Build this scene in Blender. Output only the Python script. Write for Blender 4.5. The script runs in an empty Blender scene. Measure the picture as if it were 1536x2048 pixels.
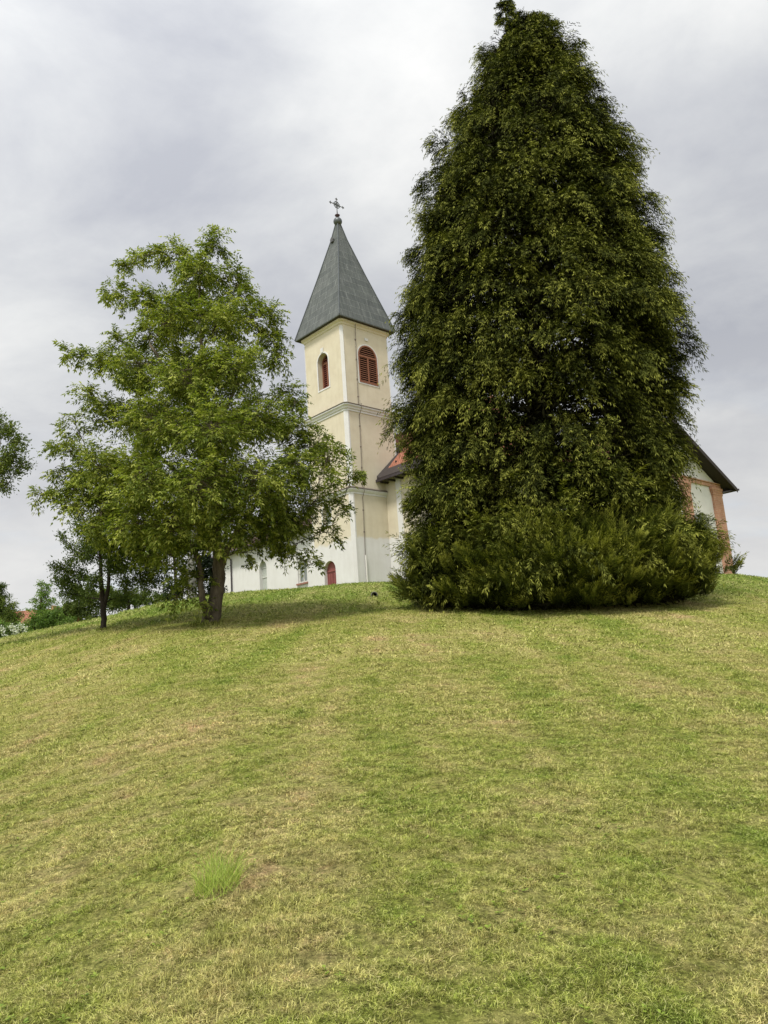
import bpy, bmesh, math
import numpy as np
from mathutils import Vector, Matrix

S = bpy.context.scene
col = S.collection
rng = np.random.default_rng(11)

# ------------------------------------------------------------------ camera
F = 1584.8; PITCH = 0.2122; ROLL = 0.0709; EYE = 1.6
cam_d = bpy.data.cameras.new('camera'); cam = bpy.data.objects.new('camera', cam_d); col.objects.link(cam)
cam_d.sensor_fit = 'VERTICAL'; cam_d.sensor_height = 24.0
cam_d.lens = 24.0 * F / 2048.0
cam_d.clip_start = 0.05; cam_d.clip_end = 6000
cam.matrix_world = (Matrix.Translation((0, 0, EYE)) @ Matrix.Rotation(math.pi/2 + PITCH, 4, 'X')
                    @ Matrix.Rotation(-ROLL, 4, 'Z'))
S.camera = cam

# ------------------------------------------------------------------ light
SUN_EL, SUN_AZ = math.radians(60), math.radians(205)      # azimuth clockwise from +Y: behind the camera, a little left
sun_dir = Vector((math.sin(SUN_AZ)*math.cos(SUN_EL), math.cos(SUN_AZ)*math.cos(SUN_EL), math.sin(SUN_EL)))
sd = bpy.data.lights.new('sun', 'SUN'); sd.energy = 4.1; sd.angle = math.radians(12); sd.color = (1, .95, .86)
so = bpy.data.objects.new('sun', sd); col.objects.link(so)
so.rotation_euler = sun_dir.to_track_quat('Z', 'Y').to_euler(); so.location = (0, 0, 60)

S.view_settings.view_transform = 'Standard'; S.view_settings.look = 'None'
S.view_settings.exposure = 0.0; S.view_settings.gamma = 1; S.view_settings.use_curve_mapping = False
S.cycles.max_bounces = 6; S.cycles.diffuse_bounces = 3; S.cycles.transmission_bounces = 3
S.cycles.transparent_max_bounces = 4

W = bpy.data.worlds.new('World'); S.world = W; W.use_nodes = True
nt = W.node_tree; nt.nodes.clear()
def wn(t, **k):
    n = nt.nodes.new(t)
    for a, b in k.items(): setattr(n, a, b)
    return n
def wl(a, b): nt.links.new(a, b)
def wmath(op, a, b=None, c=None, clamp=False):
    n = wn('ShaderNodeMath', operation=op); n.use_clamp = clamp
    for i, v in enumerate((a, b, c)):
        if v is None: continue
        if isinstance(v, (int, float)): n.inputs[i].default_value = v
        else: wl(v, n.inputs[i])
    return n.outputs[0]
def wramp(f, stops):
    n = wn('ShaderNodeValToRGB'); wl(f, n.inputs[0]); e = n.color_ramp.elements
    while len(e) < len(stops): e.new(.5)
    for q, (p, c) in zip(e, stops): q.position = p; q.color = (*c, 1)
    return n.outputs[0]
def wmix(t, f, a, b):
    n = wn('ShaderNodeMix', data_type='RGBA', blend_type=t)
    for s, v in ((0, f), (6, a), (7, b)):
        if isinstance(v, (int, float)): n.inputs[s].default_value = v
        elif isinstance(v, tuple): n.inputs[s].default_value = (*v, 1)
        else: wl(v, n.inputs[s])
    return n.outputs[2]
geo = wn('ShaderNodeTexCoord'); gen = geo.outputs['Generated']
sep = wn('ShaderNodeSeparateXYZ'); wl(gen, sep.inputs[0])
zz = wmath('MAXIMUM', sep.outputs[2], 0.0)
den = wmath('ADD', zz, 0.30)
cx = wmath('DIVIDE', sep.outputs[0], den); cy = wmath('DIVIDE', sep.outputs[1], den)
cmb = wn('ShaderNodeCombineXYZ'); wl(cx, cmb.inputs[0]); wl(cy, cmb.inputs[1]); cmb.inputs[2].default_value = 3.7
def noise(scale, detail, rough, off, dist=0.0, stretch=(1, 1, 1), rot=0.5):
    m = wn('ShaderNodeMapping'); m.inputs['Location'].default_value = off
    m.inputs['Scale'].default_value = stretch; m.inputs['Rotation'].default_value = (0, 0, rot)
    wl(cmb.outputs[0], m.inputs[0])
    n = wn('ShaderNodeTexNoise'); n.inputs['Scale'].default_value = scale; n.inputs['Detail'].default_value = detail
    n.inputs['Roughness'].default_value = rough; n.inputs['Distortion'].default_value = dist
    wl(m.outputs[0], n.inputs['Vector']); return n.outputs['Fac']
def blob(px, py, width):          # a soft region of the sky round one compass bearing
    a = px - 768; b = py - 1024
    X = a*math.cos(ROLL) - b*math.sin(ROLL); Y = a*math.sin(ROLL) + b*math.cos(ROLL); u = -Y/F
    d = Vector((X/F, math.cos(PITCH) - u*math.sin(PITCH), math.sin(PITCH) + u*math.cos(PITCH))).normalized()
    v = wn('ShaderNodeVectorMath', operation='DOT_PRODUCT'); wl(gen, v.inputs[0]); v.inputs[1].default_value = d
    t = wmath('SUBTRACT', 1.0, v.outputs['Value'])
    return wmath('POWER', 2.718, wmath('MULTIPLY', t, -1.0/(1-math.cos(math.radians(width)))))
nA = noise(0.95, 7, .54, (2.3, 1.1, 0), .2, (1, 1.15, 1), .6)
nB = noise(3.0, 9, .60, (5.3, 7.7, 2), .25, (1, 1.1, 1), .9)
dens = wmath('ADD', wmath('MULTIPLY_ADD', nB, .62, wmath('MULTIPLY', nA, .80)), -.135)
dens = wmath('MULTIPLY_ADD', blob(380, 330, 7), .17, dens)
dens = wmath('MULTIPLY_ADD', blob(90, 180, 7), .09, dens)
dens = wmath('MULTIPLY_ADD', blob(20, 530, 5), -.14, dens)
dens = wmath('MULTIPLY_ADD', blob(800, 150, 9), -.09, dens)
dens = wmath('MULTIPLY_ADD', blob(1430, 560, 8), -.05, dens)
cloud = wramp(dens, [(.34, (7.9, 7.9, 7.8)), (.46, (6.85, 6.93, 6.95)), (.56, (5.9, 6.02, 6.2)), (.74, (4.4, 4.55, 5.0))])
low = wmath('SUBTRACT', 1.0, wmath('MULTIPLY', zz, 2.7), clamp=True)
cloud = wmix('MIX', wmath('MULTIPLY', low, .8), cloud, (8.6, 8.45, 8.2))
sky = wn('ShaderNodeTexSky', sky_type='NISHITA', sun_disc=False)
sky.sun_elevation = SUN_EL; sky.sun_rotation = SUN_AZ
thin = noise(1.3, 5, .55, (9.1, 3.3, 5), .2, (1, 2.6, 1), .2)
gap = wmath('MULTIPLY', wmath('MULTIPLY_ADD', thin, 4.0, -2.1, clamp=True), wmath('MULTIPLY', low, .6), clamp=True)
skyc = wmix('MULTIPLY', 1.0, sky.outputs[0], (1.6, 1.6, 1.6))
allc = wmix('MIX', wmath('ADD', gap, .015), cloud, skyc)
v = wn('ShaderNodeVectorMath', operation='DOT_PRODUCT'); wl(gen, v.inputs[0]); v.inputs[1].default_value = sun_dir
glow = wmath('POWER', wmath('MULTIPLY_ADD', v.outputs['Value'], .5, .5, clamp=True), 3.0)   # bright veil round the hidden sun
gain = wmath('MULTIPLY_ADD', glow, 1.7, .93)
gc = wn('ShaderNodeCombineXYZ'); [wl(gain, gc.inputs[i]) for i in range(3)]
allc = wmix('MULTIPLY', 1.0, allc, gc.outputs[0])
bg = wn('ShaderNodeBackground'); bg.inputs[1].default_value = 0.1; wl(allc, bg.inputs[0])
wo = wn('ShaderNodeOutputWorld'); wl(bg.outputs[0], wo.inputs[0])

# ------------------------------------------------------------------ helpers
def rays(px, py):
    a = np.asarray(px, float) - 768; b = np.asarray(py, float) - 1024
    X = a*math.cos(ROLL) - b*math.sin(ROLL); Y = a*math.sin(ROLL) + b*math.cos(ROLL); u = -Y/F
    return np.stack([X/F, math.cos(PITCH) - u*math.sin(PITCH), math.sin(PITCH) + u*math.cos(PITCH)], -1)
def at(px, py, D):                 # the world point a given distance ahead on a sight line
    r = rays(px, py); r = r / r[..., 1:2] * np.asarray(D, float)[..., None]
    return r + np.array([0, 0, EYE])

def tag(o, label=None, cat=None, group=None, kind=None):
    if label: o['label'] = label
    if cat: o['category'] = cat
    if group: o['group'] = group
    if kind: o['kind'] = kind
    return o
def empty(name, loc, rz=0):
    o = bpy.data.objects.new(name, None); col.objects.link(o); o.location = loc; o.rotation_euler = (0, 0, rz)
    o.empty_display_size = .3
    return o

def mesh_np(name, V, Q, mat, parent=None, tint=None, smooth=False, origin=None):
    V = np.asarray(V, np.float32)
    if origin is not None: V = V - np.asarray(origin, np.float32)
    me = bpy.data.meshes.new(name); n = len(V); f, k = Q.shape
    me.vertices.add(n); me.vertices.foreach_set('co', V.ravel())
    me.loops.add(f*k); me.loops.foreach_set('vertex_index', Q.astype(np.int32).ravel())
    me.polygons.add(f); me.polygons.foreach_set('loop_start', np.arange(0, f*k, k, dtype=np.int32))
    me.polygons.foreach_set('loop_total', np.full(f, k, np.int32))
    if smooth: me.polygons.foreach_set('use_smooth', np.ones(f, bool))
    me.update(calc_edges=True)
    if tint is not None:
        a = me.attributes.new('tint', 'FLOAT', 'FACE'); a.data.foreach_set('value', np.asarray(tint, np.float32))
    me.materials.append(mat)
    o = bpy.data.objects.new(name, me); col.objects.link(o)
    if parent: o.parent = parent
    elif origin is not None: o.location = origin
    return o

class MB:
    """collects polygons, links them as one mesh with metre-scaled uv"""
    def __init__(s): s.v = []; s.f = []
    def poly(s, pts):
        i = len(s.v); s.v += [tuple(p) for p in pts]; s.f.append(list(range(i, i+len(pts))))
    def box(s, a, b):
        x0, y0, z0 = a; x1, y1, z1 = b; i = len(s.v)
        s.v += [(x0,y0,z0),(x1,y0,z0),(x1,y1,z0),(x0,y1,z0),(x0,y0,z1),(x1,y0,z1),(x1,y1,z1),(x0,y1,z1)]
        s.f += [[i+j for j in q] for q in ((0,3,2,1),(4,5,6,7),(0,1,5,4),(1,2,6,5),(2,3,7,6),(3,0,4,7))]
    def loops(s, rings, cap0=True, cap1=True, closed=True):
        n = len(rings[0]); b = len(s.v)
        for r in rings: s.v += [tuple(p) for p in r]
        for k in range(len(rings)-1):
            for j in range(n if closed else n-1):
                a0 = b+k*n+j; a1 = b+k*n+(j+1) % n
                s.f.append([a0, a1, a1+n, a0+n])
        if cap0: s.f.append([b+j for j in range(n)][::-1])
        if cap1: s.f.append([b+(len(rings)-1)*n+j for j in range(n)])
    def tube(s, pts, rad, n=8):
        P = [Vector(p) for p in pts]; R = []
        for i, p in enumerate(P):
            d = (P[min(i+1, len(P)-1)] - P[max(i-1, 0)]).normalized()
            a = d.cross(Vector((0.31, .95, .1))).normalized(); c = d.cross(a)
            r = rad if isinstance(rad, (int, float)) else rad[i]
            R.append([p + (a*math.cos(t) + c*math.sin(t))*r for t in [2*math.pi*j/n for j in range(n)]])
        s.loops(R)
    def build(s, name, mat, parent=None, smooth=False, merge=False):
        me = bpy.data.meshes.new(name); me.from_pydata(s.v, [], s.f)
        bm = bmesh.new(); bm.from_mesh(me)
        if merge: bmesh.ops.remove_doubles(bm, verts=bm.verts, dist=1e-4)
        bmesh.ops.recalc_face_normals(bm, faces=bm.faces)
        uv = bm.loops.layers.uv.new('UVMap'); Z = Vector((0, 0, 1))
        for f in bm.faces:
            n = f.normal; t = Z.cross(n)
            if t.length < 1e-3: t = Vector((1, 0, 0))
            t.normalize(); b = n.cross(t)
            for l in f.loops: l[uv].uv = (l.vert.co.dot(t), l.vert.co.dot(b))
            f.smooth = smooth
        bm.to_mesh(me); bm.free(); me.materials.append(mat)
        o = bpy.data.objects.new(name, me); col.objects.link(o)
        if parent: o.parent = parent
        return o

# ------------------------------------------------------------------ materials
class Mat:
    def __init__(s, name):
        s.m = bpy.data.materials.new(name); s.m.use_nodes = True; s.t = s.m.node_tree
        s.t.nodes.clear(); s.out = s.n('ShaderNodeOutputMaterial')
    def n(s, t, **k):
        q = s.t.nodes.new(t)
        for a, b in k.items(): setattr(q, a, b)
        return q
    def set(s, sock, v):
        if isinstance(v, (int, float)): sock.default_value = v
        elif isinstance(v, tuple): sock.default_value = (*v, 1) if len(v) == 3 and sock.type == 'RGBA' else v
        else: s.t.links.new(v, sock)
    def coord(s, kind='Object', scale=(1, 1, 1), rot=(0, 0, 0)):
        c = s.n('ShaderNodeTexCoord'); m = s.n('ShaderNodeMapping'); m.inputs['Scale'].default_value = scale
        m.inputs['Rotation'].default_value = rot
        s.t.links.new(c.outputs[kind], m.inputs[0]); return m.outputs[0]
    def noise(s, scale, detail=4, rough=.5, vec=None, dist=0):
        q = s.n('ShaderNodeTexNoise'); q.inputs['Scale'].default_value = scale; q.inputs['Detail'].default_value = detail
        q.inputs['Roughness'].default_value = rough; q.inputs['Distortion'].default_value = dist
        s.t.links.new(vec if vec is not None else s.coord(), q.inputs['Vector']); return q.outputs['Fac']
    def math(s, op, a, b=None, c=None, clamp=False):
        q = s.n('ShaderNodeMath', operation=op); q.use_clamp = clamp
        for i, v in enumerate((a, b, c)):
            if v is not None: s.set(q.inputs[i], v)
        return q.outputs[0]
    def ramp(s, f, stops, interp='LINEAR'):
        q = s.n('ShaderNodeValToRGB'); s.set(q.inputs[0], f); q.color_ramp.interpolation = interp
        e = q.color_ramp.elements
        while len(e) < len(stops): e.new(.5)
        for w, (p, c) in zip(e, stops): w.position = p; w.color = (*c, 1)
        return q.outputs[0]
    def mix(s, f, a, b, blend='MIX'):
        q = s.n('ShaderNodeMix', data_type='RGBA', blend_type=blend)
        s.set(q.inputs[0], f); s.set(q.inputs[6], a); s.set(q.inputs[7], b); return q.outputs[2]
    def attr(s, name): q = s.n('ShaderNodeAttribute', attribute_name=name); return q.outputs['Fac']
    def bump(s, h, strength=.5, dist=.02):
        q = s.n('ShaderNodeBump'); q.inputs['Strength'].default_value = strength; q.inputs['Distance'].default_value = dist
        s.set(q.inputs['Height'], h); return q.outputs[0]
    def surf(s, color, rough=.8, metal=0.0, bump=None, spec=.3, trans=0.0, tcol=None):
        p = s.n('ShaderNodeBsdfPrincipled'); s.set(p.inputs['Base Color'], color); s.set(p.inputs['Roughness'], rough)
        s.set(p.inputs['Metallic'], metal); p.inputs['Specular IOR Level'].default_value = spec
        if bump is not None: s.t.links.new(bump, p.inputs['Normal'])
        o = p.outputs[0]
        if trans:
            t = s.n('ShaderNodeBsdfTranslucent'); s.set(t.inputs[0], tcol if tcol is not None else color)
            x = s.n('ShaderNodeMixShader'); x.inputs[0].default_value = trans
            s.t.links.new(o, x.inputs[1]); s.t.links.new(t.outputs[0], x.inputs[2]); o = x.outputs[0]
        s.t.links.new(o, s.out.inputs[0]); return s.m

def lawn_colours(m, off=0.0):
    """patchy mown lawn: lush green, olive, straw; used by soil sheet and blades alike (world metres)"""
    g = m.n('ShaderNodeNewGeometry').outputs['Position']
    big = m.noise(.28, 3, .6, g, .5); mid = m.noise(1.7, 4, .6, g, .4); fine = m.noise(8, 3, .65, g)
    mp = m.n('ShaderNodeMapping'); mp.inputs['Rotation'].default_value = (0, 0, .12); mp.inputs['Scale'].default_value = (.95, .07, .1); m.t.links.new(g, mp.inputs[0])
    lane = m.noise(1.0, 2, .5, mp.outputs[0])                       # faint mowing lanes up the slope
    f = m.math('MULTIPLY_ADD', mid, .42, m.math('MULTIPLY_ADD', big, .34, m.math('MULTIPLY_ADD', fine, .26, m.math('MULTIPLY', lane, .44))))
    s3 = m.n('ShaderNodeSeparateXYZ'); m.t.links.new(g, s3.inputs[0])
    lush = m.math('MULTIPLY', m.math('SUBTRACT', s3.outputs[1], 25.0), .12, clamp=True)   # the bank is greener
    f = m.math('MULTIPLY_ADD', lush, -.055, m.math('ADD', f, off-.135))
    c = m.ramp(f, [(.45, (.225, .300, .052)), (.53, (.325, .365, .085)), (.60, (.405, .405, .135)), (.68, (.48, .44, .185)), (.78, (.58, .43, .25))])
    c = m.mix(1.0, c, m.mix(lush, (1, 1, 1), (.70, .80, .70)), 'MULTIPLY')
    k1 = m.noise(24, 4, .75, g); k2 = m.noise(4.5, 4, .65, g)
    c = m.mix(1.0, c, m.ramp(k1, [(.33, (.42, .42, .36)), (.48, (.95, .95, .93)), (.66, (1.35, 1.32, 1.28))]), 'MULTIPLY')  # dark speckle painted into the colour for missing self-shadow between grass clumps
    c = m.mix(1.0, c, m.ramp(k2, [(.30, (.74, .72, .68)), (.5, (1, 1, 1)), (.7, (1.12, 1.12, 1.1))]), 'MULTIPLY')
    return c, g
def mat_soil():
    m = Mat('mown_lawn'); c, g = lawn_colours(m, .01)
    f = m.noise(95, 6, .8, g, .6); f2 = m.noise(16, 5, .75, g)
    c = m.mix(1.0, c, m.ramp(f, [(.34, (.30, .29, .22)), (.5, (.85, .85, .80)), (.66, (1.3, 1.28, 1.2))]), 'MULTIPLY')
    c = m.mix(1.0, c, m.ramp(f2, [(.30, (.50, .50, .42)), (.48, (.95, .95, .93)), (.72, (1.2, 1.16, 1.1))]), 'MULTIPLY')
    h = m.math('MULTIPLY_ADD', f2, 1.2, f)
    return m.surf(c, .95, bump=m.bump(h, .9, .05), spec=.1)
def mat_blade(name, off, gain, straw):
    m = Mat(name); c, g = lawn_colours(m, off); t = m.attr('tint')
    c = m.mix(1.0, c, m.ramp(t, [(0, (.22*gain, .25*gain, .17*gain)), (.5, (gain, gain, .95*gain)), (1, (1.65*gain, 1.6*gain, 1.5*gain))]), 'MULTIPLY')
    if straw: c = m.mix(m.math('MULTIPLY_ADD', t, 1.5, -.85, clamp=True), c, (.58, .52, .30))
    return m.surf(c, .7, spec=.10, trans=.35)
M = {}
M['lawn'] = mat_soil()
M['blade'] = mat_blade('grass_blade', -.02, 1.12, True)
M['clip'] = mat_blade('dry_clipping', .10, 1.05, True)
m = Mat('clover_green'); M['clover'] = m.surf(m.ramp(m.attr('tint'), [(0, (.12, .19, .02)), (1, (.27, .35, .05))]), .5, spec=.3, trans=.25)
m = Mat('tuft_green'); M['tuft'] = m.surf(m.ramp(m.attr('tint'), [(0, (.20, .31, .04)), (1, (.46, .54, .11))]), .5, spec=.3, trans=.35)

def leafmat(name, dark, mid, light, trans=.33, rough=.55, spec=.12):
    m = Mat(name); t = m.attr('tint'); nz = m.noise(.6, 2, .5)
    f = m.math('MULTIPLY_ADD', nz, .6, m.math('MULTIPLY_ADD', t, .95, -.27), clamp=True)
    c = m.ramp(f, [(.05, dark), (.5, mid), (.95, light)])
    return m.surf(c, rough, spec=spec, trans=trans, tcol=m.mix(1.0, c, (1.25, 1.4, .6), 'MULTIPLY'))
M['walnut'] = leafmat('walnut_leaf', (.045, .070, .012), (.160, .200, .032), (.38, .40, .10))
M['plum'] = leafmat('plum_leaf', (.038, .062, .016), (.090, .128, .028), (.19, .225, .06))
M['far_leaf'] = leafmat('hedge_leaf', (.06, .11, .025), (.12, .19, .04), (.20, .28, .07))
M['dark_leaf'] = leafmat('spruce_leaf', (.008, .014, .008), (.016, .026, .012), (.03, .05, .02), .1)
M['mid_leaf'] = leafmat('ash_leaf', (.045, .065, .018), (.10, .135, .032), (.20, .235, .06))
M['flower'] = leafmat('elder_flower', (.35, .38, .30), (.55, .57, .5), (.75, .76, .7), .2)
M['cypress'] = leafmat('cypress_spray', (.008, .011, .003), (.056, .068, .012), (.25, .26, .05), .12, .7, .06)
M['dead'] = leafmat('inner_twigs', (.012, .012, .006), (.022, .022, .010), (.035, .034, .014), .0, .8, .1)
M['skirt'] = leafmat('cypress_skirt', (.010, .015, .003), (.078, .098, .015), (.32, .33, .065), .14, .7, .06)
def bark(name, a, b):
    m = Mat(name); v = m.coord('Object', (1, 1, .35)); n = m.noise(9, 6, .65, v, .6)
    return m.surf(m.ramp(n, [(.3, a), (.7, b)]), .95, bump=m.bump(n, .8, .03), spec=.1)
M['bark'] = bark('bark_brown', (.045, .036, .025), (.15, .125, .09))
M['bark_grey'] = bark('bark_grey', (.10, .10, .09), (.26, .25, .23))
M['bark_dark'] = bark('bark_dark', (.015, .012, .010), (.05, .042, .032))

def plaster(name, yellow):
    m = Mat(name); v = m.coord('Object'); n = m.noise(1.1, 5, .6, v); n2 = m.noise(14, 4, .6, v)
    st = m.noise(2.2, 5, .65, m.coord('Object', (1.6, 1.6, .14)))
    white = m.ramp(n, [(.3, (.56, .55, .54)), (.7, (.61, .605, .60))])
    c = white
    if yellow:
        y = m.ramp(n, [(.3, (.505, .45, .345)), (.5, (.54, .487, .378)), (.72, (.57, .52, .41))])
        z = m.n('ShaderNodeSeparateXYZ'); m.t.links.new(v, z.inputs[0])
        e = m.math('MULTIPLY_ADD', m.noise(.9, 4, .55, v), 1.0, 2.35)
        e = m.math('MULTIPLY_ADD', n2, .25, e)
        k = m.math('MULTIPLY', m.math('SUBTRACT', z.outputs[2], e), 4.5, clamp=True)
        c = m.mix(k, white, y)
    c = m.mix(1.0, c, m.ramp(st, [(.26, (.93, .925, .91)), (.5, (.99, .99, .985)), (.8, (1.01, 1.01, 1.01))]), 'MULTIPLY')
    return m.surf(c, .9, bump=m.bump(n2, .25, .01), spec=.15)
M['yellow'] = plaster('yellow_plaster', True); M['white'] = plaster('white_plaster', False)
m = Mat('aged_white_plaster'); v = m.coord('Object'); n = m.noise(.8, 6, .65, v)
M['aged'] = m.surf(m.ramp(n, [(.3, (.55, .53, .50)), (.7, (.64, .63, .60))]), .9, bump=m.bump(m.noise(12, 4, .6, v), .3, .01), spec=.15)

def metal_sheet():
    m = Mat('grey_sheet_metal'); uv = m.coord('UV')
    b = m.n('ShaderNodeTexBrick'); m.t.links.new(uv, b.inputs['Vector']); b.offset = .5
    b.inputs['Scale'].default_value = 1; b.inputs['Brick Width'].default_value = 1.9; b.inputs['Row Height'].default_value = .62
    b.inputs['Mortar Size'].default_value = .035; b.inputs['Mortar Smooth'].default_value = .4
    b.inputs['Color1'].default_value = (.066, .074, .070, 1); b.inputs['Color2'].default_value = (.088, .096, .090, 1)
    b.inputs['Mortar'].default_value = (.125, .135, .128, 1)
    st = m.noise(2.4, 6, .7, m.coord('UV', (2.2, .3, 1))); n = m.noise(1.1, 5, .6, m.coord())
    c = m.mix(1.0, b.outputs['Color'], m.ramp(st, [(.3, (.60, .62, .62)), (.5, (1, 1, 1)), (.72, (1.5, 1.5, 1.45))]), 'MULTIPLY')
    c = m.mix(1.0, c, m.ramp(n, [(.3, (.85, .87, .84)), (.7, (1.12, 1.1, 1.1))]), 'MULTIPLY')
    return m.surf(c, .55, .25, bump=m.bump(b.outputs['Fac'], .7, .03), spec=.4)
M['metal'] = metal_sheet()
def plainmat(name, c, rough=.6, metal=0.0, var=.15, spec=.3):
    m = Mat(name); n = m.noise(7, 4, .6)
    lo = tuple(x*(1-var) for x in c); hi = tuple(x*(1+var) for x in c)
    return m.surf(m.ramp(n, [(.3, lo), (.7, hi)]), rough, metal, spec=spec)
M['ball'] = plainmat('finial_grey', (.09, .10, .105), .45, .4)
M['iron'] = plainmat('cross_iron', (.10, .10, .10), .5, .4)
M['maroon'] = plainmat('collar_maroon', (.05, .025, .03), .5, .2)
M['eavewood'] = plainmat('dark_eave_wood', (.035, .028, .026), .8)
M['gutter'] = plainmat('brown_gutter', (.055, .045, .05), .4, .3)
M['cap'] = plainmat('cornice_cap', (.12, .10, .085), .8)
M['louvre'] = plainmat('red_brown_louvre', (.20, .082, .046), .7, 0, .25)
M['louvre_dark'] = plainmat('dark_red_louvre', (.18, .05, .035), .7, 0, .25)
M['inside'] = plainmat('dark_inside', (.012, .009, .008), .9)
M['door'] = plainmat('faded_red_door', (.21, .065, .06), .6, 0, .2)
M['door_dark'] = plainmat('door_groove', (.10, .02, .02), .7)
M['pane'] = plainmat('window_glass', (.16, .18, .17), .12, 0, .2, .6)
M['sash'] = plainmat('grey_sash', (.50, .50, .46), .7)
M['niche'] = plainmat('grey_niche_shutter', (.37, .39, .36), .7)
M['sill'] = plainmat('brown_sill', (.26, .13, .10), .7)
M['wire'] = plainmat('wire', (.18, .15, .13), .6, .3)
M['concrete'] = plainmat('concrete', (.20, .19, .17), .9)
M['black'] = plainmat('black_hole', (.006, .006, .006), 1)
M['stone_dark'] = plainmat('dark_soil', (.035, .028, .02), 1)
def bricks():
    m = Mat('red_brick'); uv = m.coord('UV')
    b = m.n('ShaderNodeTexBrick'); m.t.links.new(uv, b.inputs['Vector']); b.inputs['Scale'].default_value = 1
    b.inputs['Brick Width'].default_value = .30; b.inputs['Row Height'].default_value = .145; b.inputs['Mortar Size'].default_value = .012
    b.inputs['Color1'].default_value = (.38, .18, .115, 1); b.inputs['Color2'].default_value = (.45, .24, .16, 1)
    b.inputs['Mortar'].default_value = (.42, .31, .23, 1)
    n = m.noise(5, 5, .7, m.coord('UV', (.6, 2.2, 1)))
    c = m.mix(m.ramp(n, [(.60, (0, 0, 0)), (.68, (.85, .85, .85))]), b.outputs['Color'], (.68, .58, .48))
    c = m.mix(1.0, c, m.ramp(m.noise(1.3, 3, .5), [(.3, (.85, .85, .85)), (.7, (1.1, 1.08, 1.05))]), 'MULTIPLY')
    return m.surf(c, .9, bump=m.bump(b.outputs['Fac'], -.5, .01), spec=.15)
M['brick'] = bricks()
def tiles(name, c1, c2, mo):
    m = Mat(name); uv = m.coord('UV')
    b = m.n('ShaderNodeTexBrick'); m.t.links.new(uv, b.inputs['Vector']); b.inputs['Scale'].default_value = 1
    b.inputs['Brick Width'].default_value = .2; b.inputs['Row Height'].default_value = .2; b.inputs['Mortar Size'].default_value = .022
    b.inputs['Color1'].default_value = (*c1, 1); b.inputs['Color2'].default_value = (*c2, 1); b.inputs['Mortar'].default_value = (*mo, 1)
    n = m.noise(1.5, 5, .6)
    c = m.mix(1.0, b.outputs['Color'], m.ramp(n, [(.3, (.75, .75, .75)), (.7, (1.15, 1.1, 1.1))]), 'MULTIPLY')
    return m.surf(c, .85, bump=m.bump(b.outputs['Fac'], -.8, .03), spec=.2)
M['tile'] = tiles('orange_roof_tile', (.29, .115, .07), (.36, .16, .10), (.11, .05, .035))
M['tile_old'] = tiles('brown_roof_tile', (.085, .05, .042), (.11, .068, .055), (.04, .025, .02))

# ------------------------------------------------------------------ terrain
sx = np.array([-300, 0, 100, 195, 320, 440, 600, 709, 790, 1000, 1200, 1400, 1460, 1500, 1536, 1900])
sy = np.array([1352, 1279, 1258, 1239, 1208, 1189, 1177, 1168, 1165, 1158, 1153, 1150, 1150, 1152, 1158, 1210])
sR = np.array([30, 34, 36, 38, 42, 46, 49, 50, 50, 50, 50, 50, 50, 50, 49, 45.])
r_ = rays(sx, sy); ta = r_[:, 0]/r_[:, 1]; te = r_[:, 2]/r_[:, 1]
ga = np.linspace(-3.2, 3.2, 1281)
def smooth_tab(t):
    y = np.interp(ga, ta, t); k = np.exp(-np.linspace(-2.2, 2.2, 13)**2); k /= k.sum()
    return np.convolve(np.pad(y, 6, 'edge'), k, 'valid')
GE = smooth_tab(te); GR = smooth_tab(sR)
def vnoise(x, y, s, seed=0):      # smooth value noise
    x = x*s + seed*17.3; y = y*s - seed*9.1
    xi = np.floor(x); yi = np.floor(y); fx = x-xi; fy = y-yi; fx = fx*fx*(3-2*fx); fy = fy*fy*(3-2*fy)
    def h(a, b):
        t = np.sin(a*127.1 + b*311.7 + seed)*43758.5453; return t-np.floor(t)
    return (h(xi, yi)*(1-fx)+h(xi+1, yi)*fx)*(1-fy) + (h(xi, yi+1)*(1-fx)+h(xi+1, yi+1)*fx)*fy - .5
def ground(x, y, micro=True):
    x = np.asarray(x, float); y = np.asarray(y, float)
    yc = np.maximum(y, 2.5); a = np.clip(x/yc, -3.1, 3.1)
    E = np.interp(a, ga, GE); R = np.interp(a, ga, GR)
    yy = np.clip(yc, 2.5, None); t = np.clip(yy/R, 0, 1); yi = t*R
    z = yi*(E+3.2/R) - 1.6*yi*yi/R**2 - .65*6.75*t*(1-t)**2
    over = np.maximum(yy-R, 0)
    drop = np.clip((-a-.16)/.25, 0, 1); drop = drop*drop*(3-2*drop)
    z = z + E*over/(1+over/5) - drop*.006*over**2/(1+over/90) - .0035*np.maximum(over-45, 0)**2/(1+np.maximum(over-45, 0)/160)
    side = np.maximum(np.abs(x)-60, 0); z = z - .001*side**2/(1+side/200)
    z = np.where(y < 2.5, z + (y-2.5)*.11, z)
    z = np.maximum(z, -45)
    if micro:
        z = z + .05*vnoise(x, y, .55, 1) + (.03+.10*np.clip((y-25)/5, 0, 1))*vnoise(x, y, 1.7, 2) + (.02+.03*np.clip((y-25)/5, 0, 1))*vnoise(x, y, 4.6, 3)
    return z
def spaced(brk):
    out = []
    for a, b, s in brk: out.append(np.arange(a, b, s))
    return np.concatenate(out + [[brk[-1][1]]])
X = spaced([(-2600, -300, 100), (-300, -80, 10), (-80, -30, 1.2), (-30, 30, .28), (30, 80, 1.2), (80, 300, 10), (300, 2600, 100)])
Y = spaced([(-600, -60, 60), (-60, 0, 3), (0, 58, .2), (58, 120, 1.5), (120, 400, 14), (400, 4000, 150)])
gx, gy = np.meshgrid(X, Y); gz = ground(gx, gy)
nx, ny = len(X), len(Y); idx = np.arange(nx*ny).reshape(ny, nx)
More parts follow.
